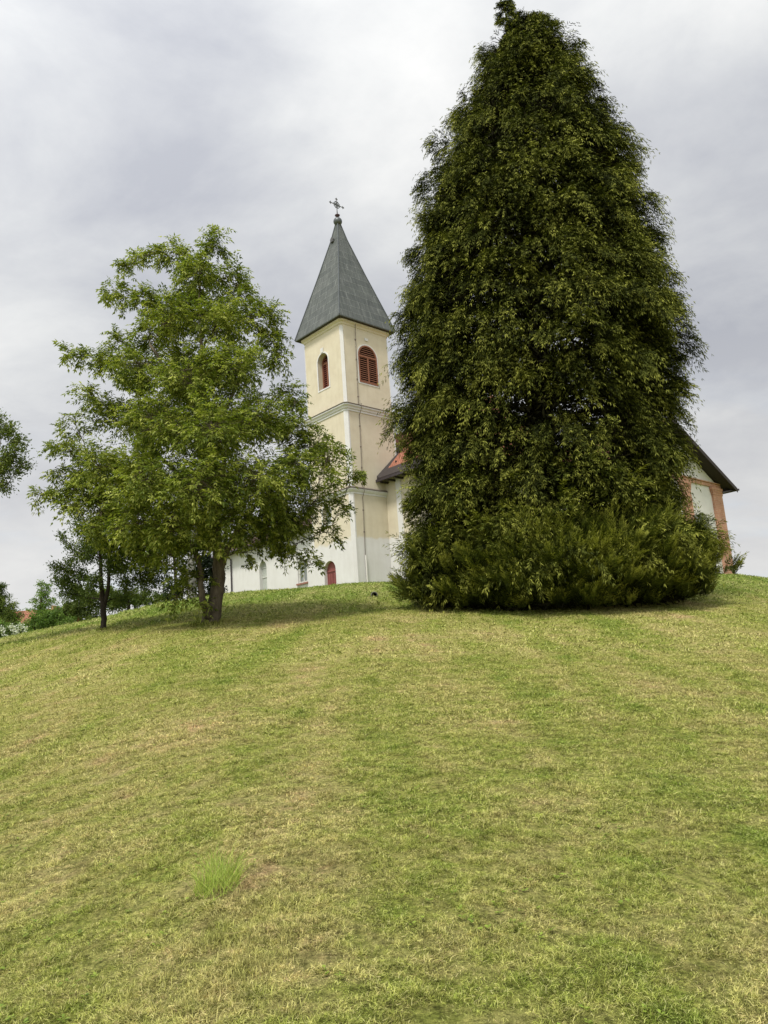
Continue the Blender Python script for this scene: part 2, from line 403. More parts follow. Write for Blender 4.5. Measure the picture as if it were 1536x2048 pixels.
Q = np.stack([idx[:-1, :-1], idx[:-1, 1:], idx[1:, 1:], idx[1:, :-1]], -1).reshape(-1, 4)
g = mesh_np('lawn', np.stack([gx, gy, gz], -1).reshape(-1, 3), Q, M['lawn'], smooth=True)
tag(g, 'patchy mown lawn climbing the hill', kind='structure')

# ------------------------------------------------------------------ grass blades
def blades(n_per, y0, y1, half, length, width, lift, name, mat, mask=None, margin=.4):
    area = half*(y1*y1-y0*y0); n = int(n_per*area)
    yy = np.sqrt(rng.uniform(y0*y0, y1*y1, n)); xx = rng.uniform(-half, half, n)*yy
    if mask is not None:
        k = mask(xx, yy); xx, yy = xx[k], yy[k]; n = len(xx)
    cl_n = vnoise(xx, yy, 9, 5)*1.1 + vnoise(xx, yy, 23, 6)*.9 + vnoise(xx, yy, 3.1, 7)*.5
    k = rng.uniform(0, 1, n) < np.clip(.78+cl_n*1.0, .2, 1); xx, yy, cl_n = xx[k], yy[k], cl_n[k]; n = len(xx)
    zz_ = ground(xx, yy)
    az = rng.uniform(0, 2*np.pi, n); L = length*rng.uniform(.4, 1.35, n)*np.clip(1+cl_n*.9, .5, 1.7); inc = rng.uniform(lift[0], lift[1], n)
    wd = width*rng.uniform(.6, 1.3, n); bend = rng.uniform(-.5, .9, n); tw = rng.normal(0, .5, n)
    P = np.stack([xx, yy, zz_ + np.clip(cl_n, 0, 1)*.02*rng.uniform(0, 1, n)], -1)
    d0 = np.stack([np.cos(az)*np.cos(inc), np.sin(az)*np.cos(inc), np.sin(inc)], -1)
    i2 = inc-bend; a2 = az+tw
    d1 = np.stack([np.cos(a2)*np.cos(i2), np.sin(a2)*np.cos(i2), np.abs(np.sin(i2))*.6], -1)
    sd_ = np.stack([-np.sin(az), np.cos(az), rng.normal(0, .4, n)], -1)
    w = wd[:, None]*.5; m1 = P+d0*(L*.5)[:, None]; tp = m1+d1*(L*.5)[:, None]
    V = np.stack([P-sd_*w, P+sd_*w, m1-sd_*w*.85, m1+sd_*w*.85, tp-sd_*w*.15, tp+sd_*w*.15], 1).reshape(-1, 3)
    b = np.arange(n)[:, None]*6
    Q = np.concatenate([b+np.array([0, 1, 3, 2]), b+np.array([2, 3, 5, 4])], 1).reshape(-1, 4)
    t = np.clip(np.repeat(rng.beta(1.3, 1.5, n), 2), 0, 1)
    return V, Q, t
def merge(parts):
    Vs, Qs, Ts, o = [], [], [], 0
    for V, Q, t in parts: Vs.append(V); Qs.append(Q+o); Ts.append(t); o += len(V)
    return np.concatenate(Vs), np.concatenate(Qs), np.concatenate(Ts)
H = .56
gr = [blades(36000, 2.4, 5.5, H, .027, .0025, (.0, 1.0), '', None),
      blades(15000, 5.5, 9, H, .032, .0037, (.05, 1.0), '', None),
      blades(4800, 9, 15, H, .044, .0066, (.05, 1.0), '', None),
      blades(650, 15, 26, H, .065, .014, (.1, 1.0), '', None),
      blades(130, 26, 51, H, .10, .030, (.2, 1.1), '', None)]
def ringgrass(x, y, r0, r1, n, length, w=.007):
    a_ = rng.uniform(0, 2*np.pi, n); r = rng.uniform(r0, r1, n); xx = x+np.cos(a_)*r; yy = y+np.sin(a_)*r
    inc = rng.uniform(.6, 1.45, n); az = rng.uniform(0, 2*np.pi, n); L = length*rng.uniform(.4, 1.3, n)
    P = np.stack([xx, yy, ground(xx, yy)], -1); d = np.stack([np.cos(az)*np.cos(inc), np.sin(az)*np.cos(inc), np.sin(inc)], -1)
    sd_ = np.stack([-np.sin(az), np.cos(az), 0*az], -1)*w; m1 = P+d*(L*.6)[:, None]; tp_ = m1+(d*np.array([1.6, 1.6, .4]))*(L*.4)[:, None]
    V = np.stack([P-sd_, P+sd_, m1-sd_, m1+sd_, tp_-sd_*.2, tp_+sd_*.2], 1).reshape(-1, 3); b = np.arange(n)[:, None]*6
    return V, np.concatenate([b+np.array([0, 1, 3, 2]), b+np.array([2, 3, 5, 4])], 1).reshape(-1, 4), np.repeat(rng.uniform(.1, .6, n), 2)
pw = at(420, 1250, 24.5); pf = at(207, 1258, 27.2)
gr += [ringgrass(pw[0], pw[1], .22, .62, 900, .16), ringgrass(pf[0], pf[1], .06, .25, 260, .12)]
for k in range(150):
    yk = rng.uniform(3, 24); gr.append(ringgrass(rng.uniform(-.5, .5)*yk, yk, 0, rng.uniform(.04, .14), 60, rng.uniform(.025, .05), .0004*yk))
for k in range(26): gr.append(ringgrass(-.78+rng.normal(0, .22), 3.95+rng.normal(0, .35), 0, .14, 90, .05, .0014))
V, Q, t = merge(gr)
tag(mesh_np('grass', V, Q, M['blade'], tint=t), 'short mown green grass on the slope', 'grass', kind='stuff')
cl = [blades(2600, 2.4, 6, H, .036, .0022, (0, .35), '', None), blades(800, 6, 12, H, .05, .0045, (0, .35), '', None),
      blades(9, 2.4, 7, H, .15, .0036, (.02, .2), '', None)]
V, Q, t = merge(cl)
tag(mesh_np('grass_clippings', V, Q, M['clip'], tint=t), 'dry pale clippings lying over the mown grass', 'clippings', kind='stuff')
n = 2600; yy = np.sqrt(rng.uniform(6, 150, n)); xx = rng.uniform(-H, H, n)*yy; k = vnoise(xx, yy, 1.6, 9) > .05; xx, yy = xx[k], yy[k]; n = len(xx); ps = []
for j in range(5):
    az = rng.uniform(0, 2*np.pi, n); P = np.stack([xx, yy, ground(xx, yy)+.012+rng.uniform(0, .012, n)], -1); D_ = np.stack([np.cos(az), np.sin(az), rng.uniform(0, .5, n)], -1)
    D_ /= np.linalg.norm(D_, axis=1)[:, None]; S_ = np.cross(D_, np.array([0, 0, 1.])); L_ = rng.uniform(.012, .03, n)[:, None]
    ps.append((np.stack([P, P+D_*L_*.6+S_*L_*.33, P+D_*L_, P+D_*L_*.6-S_*L_*.33], 1).reshape(-1, 3), np.arange(n*4).reshape(n, 4), rng.uniform(0, 1, n)))
V, Q, t = merge(ps); tag(mesh_np('clover', V, Q, M['clover'], tint=t), 'small flat clover leaves scattered through the mown lawn', 'clover', kind='stuff')
def ground_hit(px, py):
    r = rays(px, py); lo = 2.0
    for k in range(4000):
        y = 2.0+k*.02; p = r/r[1]*y
        if p[2]+EYE < float(ground(p[0], y)): return np.array([p[0], y, float(ground(p[0], y))])
    return None
tp = ground_hit(432, 1780)
n = 300; ang = rng.uniform(0, 2*np.pi, n); rr = .12*np.sqrt(rng.uniform(0, 1, n))
bx = tp[0]+np.cos(ang)*rr; by = tp[1]+.05+np.sin(ang)*rr*1.5; bz = ground(bx, by)
out = np.stack([np.cos(ang)*rr*1.0+rng.normal(0, .42, n), np.sin(ang)*rr*1.6+rng.normal(0, .3, n), np.ones(n)*.9], -1); out /= np.linalg.norm(out, axis=1)[:, None]
L = rng.uniform(.08, .33, n)*(1.2-rr/.2); P = np.stack([bx, by, bz], -1); sdv = np.cross(out, rng.normal(size=(n, 3))); sdv /= np.linalg.norm(sdv, axis=1)[:, None]
m1 = P+out*(L*.6)[:, None]; tip = m1+(out+np.stack([rng.normal(0, .4, n), rng.normal(0, .4, n), -.35*np.ones(n)], -1))*(L*.4)[:, None]
w = .0016
V = np.stack([P-sdv*w, P+sdv*w, m1-sdv*w*.8, m1+sdv*w*.8, tip-sdv*w*.1, tip+sdv*w*.1], 1).reshape(-1, 3); b = np.arange(n)[:, None]*6
Q = np.concatenate([b+np.array([0, 1, 3, 2]), b+np.array([2, 3, 5, 4])], 1).reshape(-1, 4)
tag(mesh_np('grass_tuft', V, Q, M['tuft'], tint=np.repeat(rng.uniform(0, 1, n), 2), origin=tp), 'tall bright green tuft left unmown in the foreground lawn', 'grass tuft')

# ------------------------------------------------------------------ church
CH = (-2.1175, 51.6812, 6.5027+EYE); YAW = .74
church = empty('church', CH, YAW)       # local x runs away to the right, local y away to the left
tag(church, 'pale yellow and white church with a square tower and grey pointed spire on the hilltop', 'church')
WT = 4.6
def LF(v0):                      # wall facing left: (a along y, z, outwards)
    return lambda a, z, o=0.0: (v0-o, a, z)
def RF(u0):                      # wall facing right
    return lambda a, z, o=0.0: (a, u0-o, z)
def arch(c, w, z0, zt, n=14, rise=None):
    r = w/2; rise = r if rise is None else rise; zs = zt-rise
    return [(c-r, z0)] + [(c - r*math.cos(math.pi*k/n), zs + rise*math.sin(math.pi*k/n)) for k in range(n+1)] + [(c+r, z0)]
def panel(mb, T, a0, a1, z0, z1, holes=()):
    """flat wall with arched openings; each hole owns its own column between neighbours"""
    hs = sorted(holes, key=lambda h: h[2])
    lv = z0
    for h in hs:
        c, w, hz0, hz1 = h[:4]; pts = arch(*h)
        top = hz1+.05; bot = max(hz0, z0)
        if bot > lv: mb.poly([T(a0, lv), T(a1, lv), T(a1, bot), T(a0, bot)])
        half = len(pts)//2
        pl = [q for q in pts[:half+1]]; pr = [q for q in pts[half:]]
        apex = pts[half]
        pl[0] = (pl[0][0], bot); pr[-1] = (pr[-1][0], bot)
        mb.poly([T(*q) for q in [(a0, bot)] + pl + [(apex[0], top), (a0, top)]])
        mb.poly([T(*q) for q in [(apex[0], top)] + pr + [(a1, bot), (a1, top)]])
        lv = top
    mb.poly([T(a0, lv), T(a1, lv), T(a1, z1), T(a0, z1)])
def reveal(mb, T, h, depth):
    p = arch(*h)
    mb.loops([[T(a, z, 0) for a, z in p], [T(a, z, -depth) for a, z in p]], False, False)
def ring(mb, T, h, band, proud, bottom=True):
    c, w, z0, zt = h[:4]; rise = h[5] if len(h) > 5 else w/2
    i = arch(c, w, z0, zt, 14, rise); o = arch(c, w+2*band, z0-(band if bottom else 0), zt+band, 14, rise+band*.9)
    mb.loops([[T(a, z, -.02) for a, z in o], [T(a, z, proud) for a, z in o], [T(a, z, proud) for a, z in i], [T(a, z, -.02) for a, z in i]], False, False)
def fill(mb, T, h, o): mb.poly([T(a, z, o) for a, z in arch(*h)])

# tower walls: chamfered corners
def section(ins, c, z):
    a, b = -ins, WT+ins
    return [(a+c, a, z), (b-c, a, z), (b, a+c, z), (b, b-c, z), (b-c, b, z), (a+c, b, z), (a, b-c, z), (a, a+c, z)]
hb_l = (2.3, 1.22, 14.3, 17.0); hb_r = (2.36, 1.78, 14.35, 17.3)
hw = (2.75, .92, 4.46, 5.82); hd = (2.75, 1.28, -.4, 1.92)
mb = MB(); c = .20
panel(mb, LF(0), c, WT-c, -1.5, 12.2, [hd, hw]); panel(mb, RF(0), c, WT-c, -1.5, 12.2)
panel(mb, LF(.06), c+.06, WT-c-.06, 12.2, 18.9, [hb_l]); panel(mb, RF(.06), c+.06, WT-c-.06, 12.2, 18.9, [hb_r])
for ins, z0, z1 in ((0, -1.5, 12.2), (-.06, 12.2, 18.9)):
    a, b = section(ins, c, z0), section(ins, c, z1)
    for k in range(8):
        if k in (0, 6): continue
        mb.poly([a[k], a[(k+1) % 8], b[(k+1) % 8], b[k]])
reveal(mb, LF(.06), hb_l, .5); reveal(mb, RF(.06), hb_r, .12); reveal(mb, LF(0), hw, .4); reveal(mb, LF(0), hd, .35)
mb.build('tower_wall', M['yellow'], church)
def strip(mb, p, q, z0, z1, proud, rounded=False, n=10):
    """flat band on a chamfer facet between plan points p and q"""
    p, q = Vector(p), Vector(q); d = q-p; nrm = Vector((d.y, -d.x, 0)).normalized(); mid = (p+q)/2
    cen = Vector((WT/2, WT/2, 0))
    if nrm.dot(mid-cen) < 0: nrm = -nrm
    hw_ = d.length/2; t = d.normalized()
    pts = [(-hw_, z0), (hw_, z0)]
    if rounded: pts += [(hw_*math.cos(math.pi*k/n), z1-hw_*1.5+hw_*1.5*math.sin(math.pi*k/n)) for k in range(n+1)]
    else: pts += [(hw_, z1), (-hw_, z1)]
    mb.loops([[mid + t*a + nrm*-.02 + Vector((0, 0, z)) for a, z in pts], [mid + t*a + nrm*proud + Vector((0, 0, z)) for a, z in pts]])
for ins, z0, z1, rd in ((0, -1.5, 6.1, False), (0, 6.62, 12.0, False), (-.06, 12.6, 18.35, True)):
    s_ = section(ins, c-.02, 0); o6 = .06 if rd else 0; zt_ = 18.2 if rd else z1
    for k in (1, 3, 5, 7):
        mb = MB(); strip(mb, s_[k], s_[(k+1) % 8], z0, z1, .035, rd)
        w_ = .04 if rd else .06
        if not rd or k == 1 or k == 5:
            def ret(T, a0, a1): mb.loops([[T(a0, z0, -.02), T(a1, z0, -.02), T(a1, zt_, -.02), T(a0, zt_, -.02)], [T(a0, z0, .014), T(a1, z0, .014), T(a1, zt_, .014), T(a0, zt_, .014)]])
            if k == 7: ret(LF(o6), c-.04, c+w_); ret(RF(o6), c-.04, c+w_)
            if k == 5: ret(LF(o6), WT-c-w_, WT-c+.04-o6)
            if k == 1: ret(RF(o6), WT-c-w_, WT-c+.04-o6)
        mb.build('pilaster', M['white'], church)
def cornice(prof, mat, name):
    mb = MB(); mb.loops([section(o, c, z) for o, z in prof], False, False)
    return mb.build(name, mat, church)
cornice([(-.02, 11.97), (.05, 11.99), (.05, 12.12), (.11, 12.15), (.13, 12.26), (.22, 12.34), (.22, 12.44), (.0, 12.44)], M['white'], 'cornice')
cornice([(.0, 12.445), (.26, 12.445), (.26, 12.49), (-.08, 12.62)], M['cap'], 'cornice_cap')
cornice([(-.02, 6.08), (.04, 6.10), (.04, 6.22), (.10, 6.25), (.17, 6.36), (.17, 6.44), (.0, 6.44)], M['white'], 'cornice')
cornice([(.0, 6.445), (.21, 6.445), (.21, 6.49), (-.02, 6.62)], M['cap'], 'cornice_cap')
cornice([(-.08, 18.45), (-.02, 18.47), (.02, 18.6), (.12, 18.68), (.12, 18.82), (-.08, 18.82)], M['yellow'], 'cornice')
# spire
def sq(h, z): m_ = WT/2; return [(m_-h, m_-h, z), (m_+h, m_-h, z), (m_+h, m_+h, z), (m_-h, m_+h, z)]
mb = MB(); mb.loops([sq(2.63, 18.80), sq(2.66, 18.82), sq(2.66, 18.90), sq(1.3, 23.62), sq(.44, 26.75), sq(.15, 28.12)])
spire = mb.build('spire', M['metal'], church)
mb = MB()
rp = [sq(2.68, 18.9), sq(1.32, 23.62), sq(.46, 26.75), sq(.16, 28.12)]
for k in range(4): mb.tube([r[k] for r in rp], .035, 6)
mb.build('ridge_cap', M['ball'], spire)
mb = MB(); mb.box((.0, 0, 0), (.1, .1, .1)); mb = MB()
hc = (WT/2-.52, WT/2+.16, 26.75)
mb.loops([[(hc[0]-.10, hc[1]-.16, hc[2]-.2), (hc[0]-.10, hc[1]+.16, hc[2]-.2), (hc[0]-.10, hc[1]+.16, hc[2]+.05), (hc[0]-.10, hc[1], hc[2]+.2), (hc[0]-.10, hc[1]-.16, hc[2]+.05)],
          [(hc[0]+.3, hc[1]-.16, hc[2]-.2), (hc[0]+.3, hc[1]+.16, hc[2]-.2), (hc[0]+.3, hc[1]+.16, hc[2]+.05), (hc[0]+.3, hc[1], hc[2]+.2), (hc[0]+.3, hc[1]-.16, hc[2]+.05)]])
mb.build('roof_hatch', M['iron'], spire)
mb = MB(); mb.loops([sq(2.55, 18.79), sq(2.58, 18.795)]); mb.build('soffit', M['eavewood'], church)
# ball, collar, cross
def lathe(mb, prof, n=20, c0=(WT/2, WT/2)):
    mb.loops([[(c0[0]+r*math.cos(2*math.pi*j/n), c0[1]+r*math.sin(2*math.pi*j/n), z) for j in range(n)] for r, z in prof])
mb = MB(); lathe(mb, [(.33*math.sin(math.pi*k/14)+.01, 28.42-.33*math.cos(math.pi*k/14)) for k in range(15)]); mb.build('finial_ball', M['ball'], church, True)
mb = MB(); lathe(mb, [(.05, 28.72), (.07, 28.8), (.19, 28.92), (.20, 28.97), (.12, 29.03), (.04, 29.04)]); mb.build('finial_collar', M['maroon'], church, True)
mb = MB(); m0 = WT/2
mb.tube([(m0, m0, 29.0), (m0, m0, 29.45)], [.06, .035], 8); mb.tube([(m0, m0, 29.4), (m0, m0, 30.42)], .032, 8)
mb.tube([(m0-.68, m0, 29.86), (m0+.68, m0, 29.86)], .032, 8)
def tref(x, z, dx, dz):
    mb.tube([(x-dz*.12, m0, z-dx*.12), (x+dz*.12, m0, z+dx*.12)], [.03, .03], 6)
    mb.tube([(x, m0, z), (x+dx*.06, m0, z+dz*.06), (x+dx*.14, m0, z+dz*.14)], [.05, .06, .015], 6)
tref(m0-.6, 29.86, -1, 0); tref(m0+.6, 29.86, 1, 0); tref(m0, 30.34, 0, 1)
cross = mb.build('roof_cross', M['iron'], church)
mb = MB()
for r, th in ((.27, .03), (.13, .025)):
    for s_ in [0]:
        pts = [(m0+r*math.cos(t_), m0, 29.86+r*math.sin(t_)) for t_ in np.linspace(0, 2*np.pi, 19)]
        mb.tube(pts, th, 6)
for k in range(8):
    t_ = math.pi*k/4+.39; mb.tube([(m0+.1*math.cos(t_), m0, 29.86+.1*math.sin(t_)), (m0+.33*math.cos(t_), m0, 29.86+.33*math.sin(t_))], .022, 5)
mb.box((m0-.11, m0-.02, 29.75), (m0+.11, m0+.02, 29.97))
mb.build('cross_medallion', M['ball'], cross)

def louvred(T, h, o, mat, dark, name, frame=.11, centre=True, trans=None):
    c_, w, z0, zt = h[:4]; fr = MB()
    i = arch(c_, w-2*frame, z0+frame, zt-frame); a_ = arch(c_, w, z0, zt)
    fr.loops([[T(a, z, o-.05) for a, z in a_], [T(a, z, o+.05) for a, z in a_], [T(a, z, o+.05) for a, z in i], [T(a, z, o-.05) for a, z in i]], False, False)
    zs = zt - w/2 - .02
    def bar(a0, a1, z_0, z_1, oo):
        P = [T(a0, z_0, oo), T(a1, z_0, oo), T(a1, z_1, oo), T(a0, z_1, oo)]; R = [T(a0, z_0, oo-.06), T(a1, z_0, oo-.06), T(a1, z_1, oo-.06), T(a0, z_1, oo-.06)]
        fr.loops([P, R])
    bar(c_-w/2+.02, c_+w/2-.02, zs-.07, zs+.07, o+.055)
    if centre: bar(c_-.06, c_+.06, z0+.02, zs-.07, o+.052)
    win = fr.build(name, mat, church)
    lv = MB(); z = z0+frame+.03; n_ = 0
    while z < zt-frame-.10:
        if z > zs: hw_ = math.sqrt(max((w/2-frame)**2-(z+.03-(zt-w/2))**2, 0))
        else: hw_ = w/2-frame
        if hw_ > .05 and not (zs-.1 < z < zs+.06):
            for a0, a1 in (((c_-hw_, c_-.06), (c_+.06, c_+hw_)) if (centre and z < zs) else ((c_-hw_, c_+hw_),)):
                lv.loops([[T(a0, z, o+.03), T(a1, z, o+.03), T(a1, z+.012, o+.035), T(a0, z+.012, o+.035)],
                          [T(a0, z+.085, o-.045), T(a1, z+.085, o-.045), T(a1, z+.10, o-.04), T(a0, z+.10, o-.04)]])
        z += .158
    lv.build('louvres', dark, win)
    bk = MB(); fill(bk, T, (c_, w-.02, z0+.01, zt-.01), o-.10); bk.build('dark_opening', M['inside'], win)
    return win
louvred(RF(.06), (hb_r[0], hb_r[1]-.02, hb_r[2]+.01, hb_r[3]-.01), .0, M['louvre'], M['louvre'], 'belfry_window')
wl_ = louvred(LF(.06), (hb_l[0], hb_l[1]-.02, hb_l[2]+.01, hb_l[3]-.01), -.42, M['louvre'], M['louvre_dark'], 'belfry_window', .09)
mb = MB(); ring(mb, LF(.06), hb_l, .10, .03); mb.build('window_trim', M['white'], church)
mb = MB(); ring(mb, RF(.06), hb_r, .09, .03); mb.build('window_trim', M['white'], church)
mb = MB()
mb.loops([[LF(.06)(2.3-.12, 17.05, 0), LF(.06)(2.3+.12, 17.05, 0), LF(.06)(2.3+.16, 17.4, 0), LF(.06)(2.3-.16, 17.4, 0)], [LF(.06)(2.3-.12, 17.05, .06), LF(.06)(2.3+.12, 17.05, .06), LF(.06)(2.3+.16, 17.4, .06), LF(.06)(2.3-.16, 17.4, .06)]])
mb.build('keystone', M['white'], church)
mb = MB()
mb.loops([[RF(.06)(2.36-.14, 17.66, 0), RF(.06)(2.36+.14, 17.66, 0), RF(.06)(2.36+.18, 17.86, 0), RF(.06)(2.36-.18, 17.86, 0)], [RF(.06)(2.36-.14, 17.66, .05), RF(.06)(2.36+.14, 17.66, .05), RF(.06)(2.36+.18, 17.86, .05), RF(.06)(2.36-.18, 17.86, .05)]])
mb.build('keystone', M['white'], church)
# small arched stair window
fr = MB(); T = LF(0); i = arch(hw[0], hw[1]-.14, hw[2]+.07, hw[3]-.07); a_ = arch(*hw)
fr.loops([[T(a, z, -.36) for a, z in a_], [T(a, z, -.30) for a, z in a_], [T(a, z, -.30) for a, z in i], [T(a, z, -.36) for a, z in i]], False, False)
wn2 = fr.build('window', M['sash'], church)
mb = MB(); fill(mb, T, hw, -.34); mb.build('pane', M['pane'], wn2)
mb = MB(); ring(mb, T, hw, .10, .03); mb.build('window_trim', M['white'], church)
# red door
mb = MB(); mb.loops([[T(a, z, -.26) for a, z in arch(*hd)], [T(a, z, -.33) for a, z in arch(*hd)]]); door = mb.build('door', M['door'], church)
tagged = MB()
for a0, a1, z0, z1 in ((2.18, 2.40, -.3, .22), (2.48, 2.70, -.3, .22), (2.80, 3.02, -.3, .22), (3.08, 3.32, -.3, .22)): pass
for a0, a1 in ((2.20, 2.44), (2.50, 2.71), (2.79, 3.00), (3.06, 3.30)):
    for z0, z1 in ((-.32, .1), (.2, 1.12)):
        for q in ((a0, a0+.03, z0, z1), (a1-.03, a1, z0, z1), (a0, a1, z0, z0+.03), (a0, a1, z1-.03, z1)):
            tagged.poly([T(q[0], q[2], -.254), T(q[1], q[2], -.254), T(q[1], q[3], -.254), T(q[0], q[3], -.254)])
tagged.poly([T(2.745, -.4, -.252), T(2.765, -.4, -.252), T(2.765, 1.2, -.252), T(2.745, 1.2, -.252)])
tagged.build('door_groove', M['door_dark'], door)
mb = MB(); mb.box((.22, 2.13, 1.2), (.262, 3.37, 1.3)); mb.build('door_rail', M['door'], door)
# lightning cable with clips
mb = MB(); P_ = [(1.30, -.10, 18.7), (1.33, -.02+.0, 18.3), (1.26, .02, 15), (1.20, .02, 12.65), (1.19, -.33, 12.55), (1.19, -.31, 12.3), (1.17, -.04, 11.8), (1.10, -.04, 9), (1.02, -.04, 6.65), (1.0, -.28, 6.5), (1.0, -.24, 6.3), (.98, -.04, 5.9), (.88, -.04, 1.9), (.87, -.04, -.5)]
mb.tube(P_, .022, 6)
for z, x, y_ in [(17.5, 1.31, .03), (16, 1.28, .03), (14.5, 1.25, .03), (13.2, 1.22, .03), (11, 1.15, -.02), (9.5, 1.11, -.02), (8, 1.06, -.02), (5, .96, -.02), (3.5, .92, -.02)]:
    mb.box((x-.04, y_-.05, z-.04), (x+.04, y_+.03, z+.04))
mb.build('lightning_cable', M['wire'], church)
mb = MB(); mb.tube([(.87, -.08, -.6), (.88, -.08, 1.9)], .05, 8); mb.build('cable_guard', M['aged'], church)

# nave beside the tower
NV = 3.19
mb = MB()
T = LF(NV); panel(mb, T, -8.2, 4.0, -1.5, 7.45)
mb.poly([(NV, -8.2, -1.5), (11.5, -8.2, -1.5), (11.5, -8.2, 7.45), (NV, -8.2, 7.45)])
mb.poly([(NV, 4.0, -1.5), (11.5, 4.0, -1.5), (11.5, 4.0, 7.45), (NV, 4.0, 7.45)])
mb.poly([(11.5, -8.2, -1.5), (11.5, 4, -1.5), (11.5, 4, 7.45), (11.5, -8.2, 7.45)])
mb.build('nave_wall', M['yellow'], church)
for a in (-1.55, -4.6, -7.9):
    mb = MB(); mb.loops([[T(a, -1.5, -.01), T(a+.5, -1.5, -.01), T(a+.5, 7.3, -.01), T(a, 7.3, -.01)], [T(a, -1.5, .05), T(a+.5, -1.5, .05), T(a+.5, 7.3, .05), T(a, 7.3, .05)]])
    mb.build('nave_pilaster', M['white'], church)
ev = NV-.78
def slab(mb, P, th=.14):
    mb.loops([[Vector(p) for p in P], [Vector(p)-Vector((0, 0, th)) for p in P]])
A, B = (ev, 4.3, 7.30), (ev, -8.9, 7.30); Cc, Dd = (7.3, -7, 12.19), (7.3, 2.75, 12.19); E_, F_ = (12.2, -8.9, 7.3), (12.2, 4.3, 7.3)
mb = MB(); slab(mb, [A, B, Cc, Dd]); slab(mb, [E_, F_, Dd, Cc]); slab(mb, [B, E_, Cc]); slab(mb, [F_, A, Dd])
nroof = mb.build('nave_roof', M['tile'], church)
mb = MB()
mb.box((ev-.13, -8.9, 7.10), (ev+.0, .35-.36, 7.27)); mb.build('gutter', M['gutter'], nroof)
mb = MB(); mb.poly([(ev+.02, -8.8, 7.12), (ev+.02, -.02, 7.12), (NV+.1, -.02, 7.5), (NV+.1, -8.8, 7.5)]); 
for y_ in np.arange(-8.6, 0, .75): mb.box((ev+.05, y_, 7.02), (NV, y_+.1, 7.15))
mb.build('eave_boards', M['eavewood'], nroof)
mb = MB()          # dark sheet along the eave and where the tiles meet the tower
mb.loops([[(ev-.02, -4.6, 7.33), (ev-.02, -.01, 7.33), (ev-.02, -.01, 7.37), (ev-.02, -4.6, 7.37)], [(ev+.75, -4.6, 8.09), (ev+.75, -.01, 8.09), (ev+.75, -.01, 8.13), (ev+.75, -4.6, 8.13)]])
mb.loops([[(ev, -.02, 7.33), (ev, -.3, 7.33), (ev, -.3, 7.38), (ev, -.02, 7.55)], [(WT+.3, -.02, 9.55), (WT+.3, -.3, 9.5), (WT+.3, -.3, 9.56), (WT+.3, -.02, 9.85)]])
mb.loops([[(WT+.02, -.3, 9.5), (WT+.4, -.3, 9.7), (WT+.4, .2, 9.8), (WT+.02, .2, 9.55)], [(WT+.02, -.2, 10.1), (WT+.2, -.2, 10.1), (WT+.2, .2, 10.1), (WT+.02, .2, 10.1)]])
mb.build('flashing', M['eavewood'], nroof)
for k, (x_, off) in enumerate(((3.6, 0), (4.6, .5), (5.6, 0), (6.6, .5))):
    for y_ in np.arange(-4.8, 2.0, 1.0):
        mb = MB(); mb.box((x_, y_+off, x_-ev+7.32), (x_+.09, y_+off+.09, x_-ev+7.46)); mb.build('snow_guard', M['eavewood'], nroof)

# transept with the brick-edged gable
G0, G1, GU, GE_, RV = 10.9, 26.35, -12.8, 6.55, 18.62
sl = .49; GR_ = GE_+(G1-RV)*sl
T = RF(GU)
hg = (22.9, 1.9, .9, 4.2)
mb = MB()
panel(mb, T, G0, 20.8, -2, GE_); panel(mb, T, 20.8, G1, -2, GE_, [hg]); mb.poly([T(G0, GE_), T(G1, GE_), T(RV, GR_)])
for x_ in (G0, G1): mb.poly([(x_, GU, -2), (x_, 2, -2), (x_, 2, GE_), (x_, GU, GE_)])
mb.poly([(G0, 2, -2), (G1, 2, -2), (G1, 2, GE_), (RV, 2, GR_), (G0, 2, GE_)])
reveal(mb, T, hg, .35)
mb.build('gable_wall', M['aged'], church)
fr = MB(); i = arch(hg[0], hg[1]-.2, hg[2]+.1, hg[3]-.1); a_ = arch(*hg)
fr.loops([[T(a, z, -.32) for a, z in a_], [T(a, z, -.24) for a, z in a_], [T(a, z, -.24) for a, z in i], [T(a, z, -.32) for a, z in i]], False, False)
for dz in (1.7, 2.6, 3.2):
    fr.loops([[T(hg[0]-.9, dz, -.30), T(hg[0]+.9, dz, -.30), T(hg[0]+.9, dz+.06, -.30), T(hg[0]-.9, dz+.06, -.30)], [T(hg[0]-.9, dz, -.25), T(hg[0]+.9, dz, -.25), T(hg[0]+.9, dz+.06, -.25), T(hg[0]-.9, dz+.06, -.25)]])
gw = fr.build('window', M['sash'], church); mb = MB(); fill(mb, T, hg, -.29); mb.build('pane', M['pane'], gw)
mb = MB(); ring(mb, T, hg, .3, .03); mb.build('window_trim', M['aged'], church)
def bpil(a0, a1):
    mb = MB()
    mb.loops([[T(a, z, -.05) for a, z in ((a0, -2), (a1, -2), (a1, 6.35), (a0, 6.35))], [T(a, z, .16) for a, z in ((a0, -2), (a1, -2), (a1, 6.35), (a0, 6.35))]])
    for k, (w_, z_) in enumerate(((.07, 5.75), (.14, 5.95), (.22, 6.12))):
        mb.loops([[T(a, z, -.04) for a, z in ((a0-w_, z_), (a1+min(w_, .06), z_), (a1+min(w_, .06), z_+.2), (a0-w_, z_+.2))], [T(a, z, .16+w_*.4) for a, z in ((a0-w_, z_), (a1+min(w_, .06), z_), (a1+min(w_, .06), z_+.2), (a0-w_, z_+.2))]])
    return mb.build('brick_pilaster', M['brick'], church)
bpil(24.95, 26.42); bpil(20.1, 21.45); bpil(15.4, 16.7); bpil(10.8, 12.2)
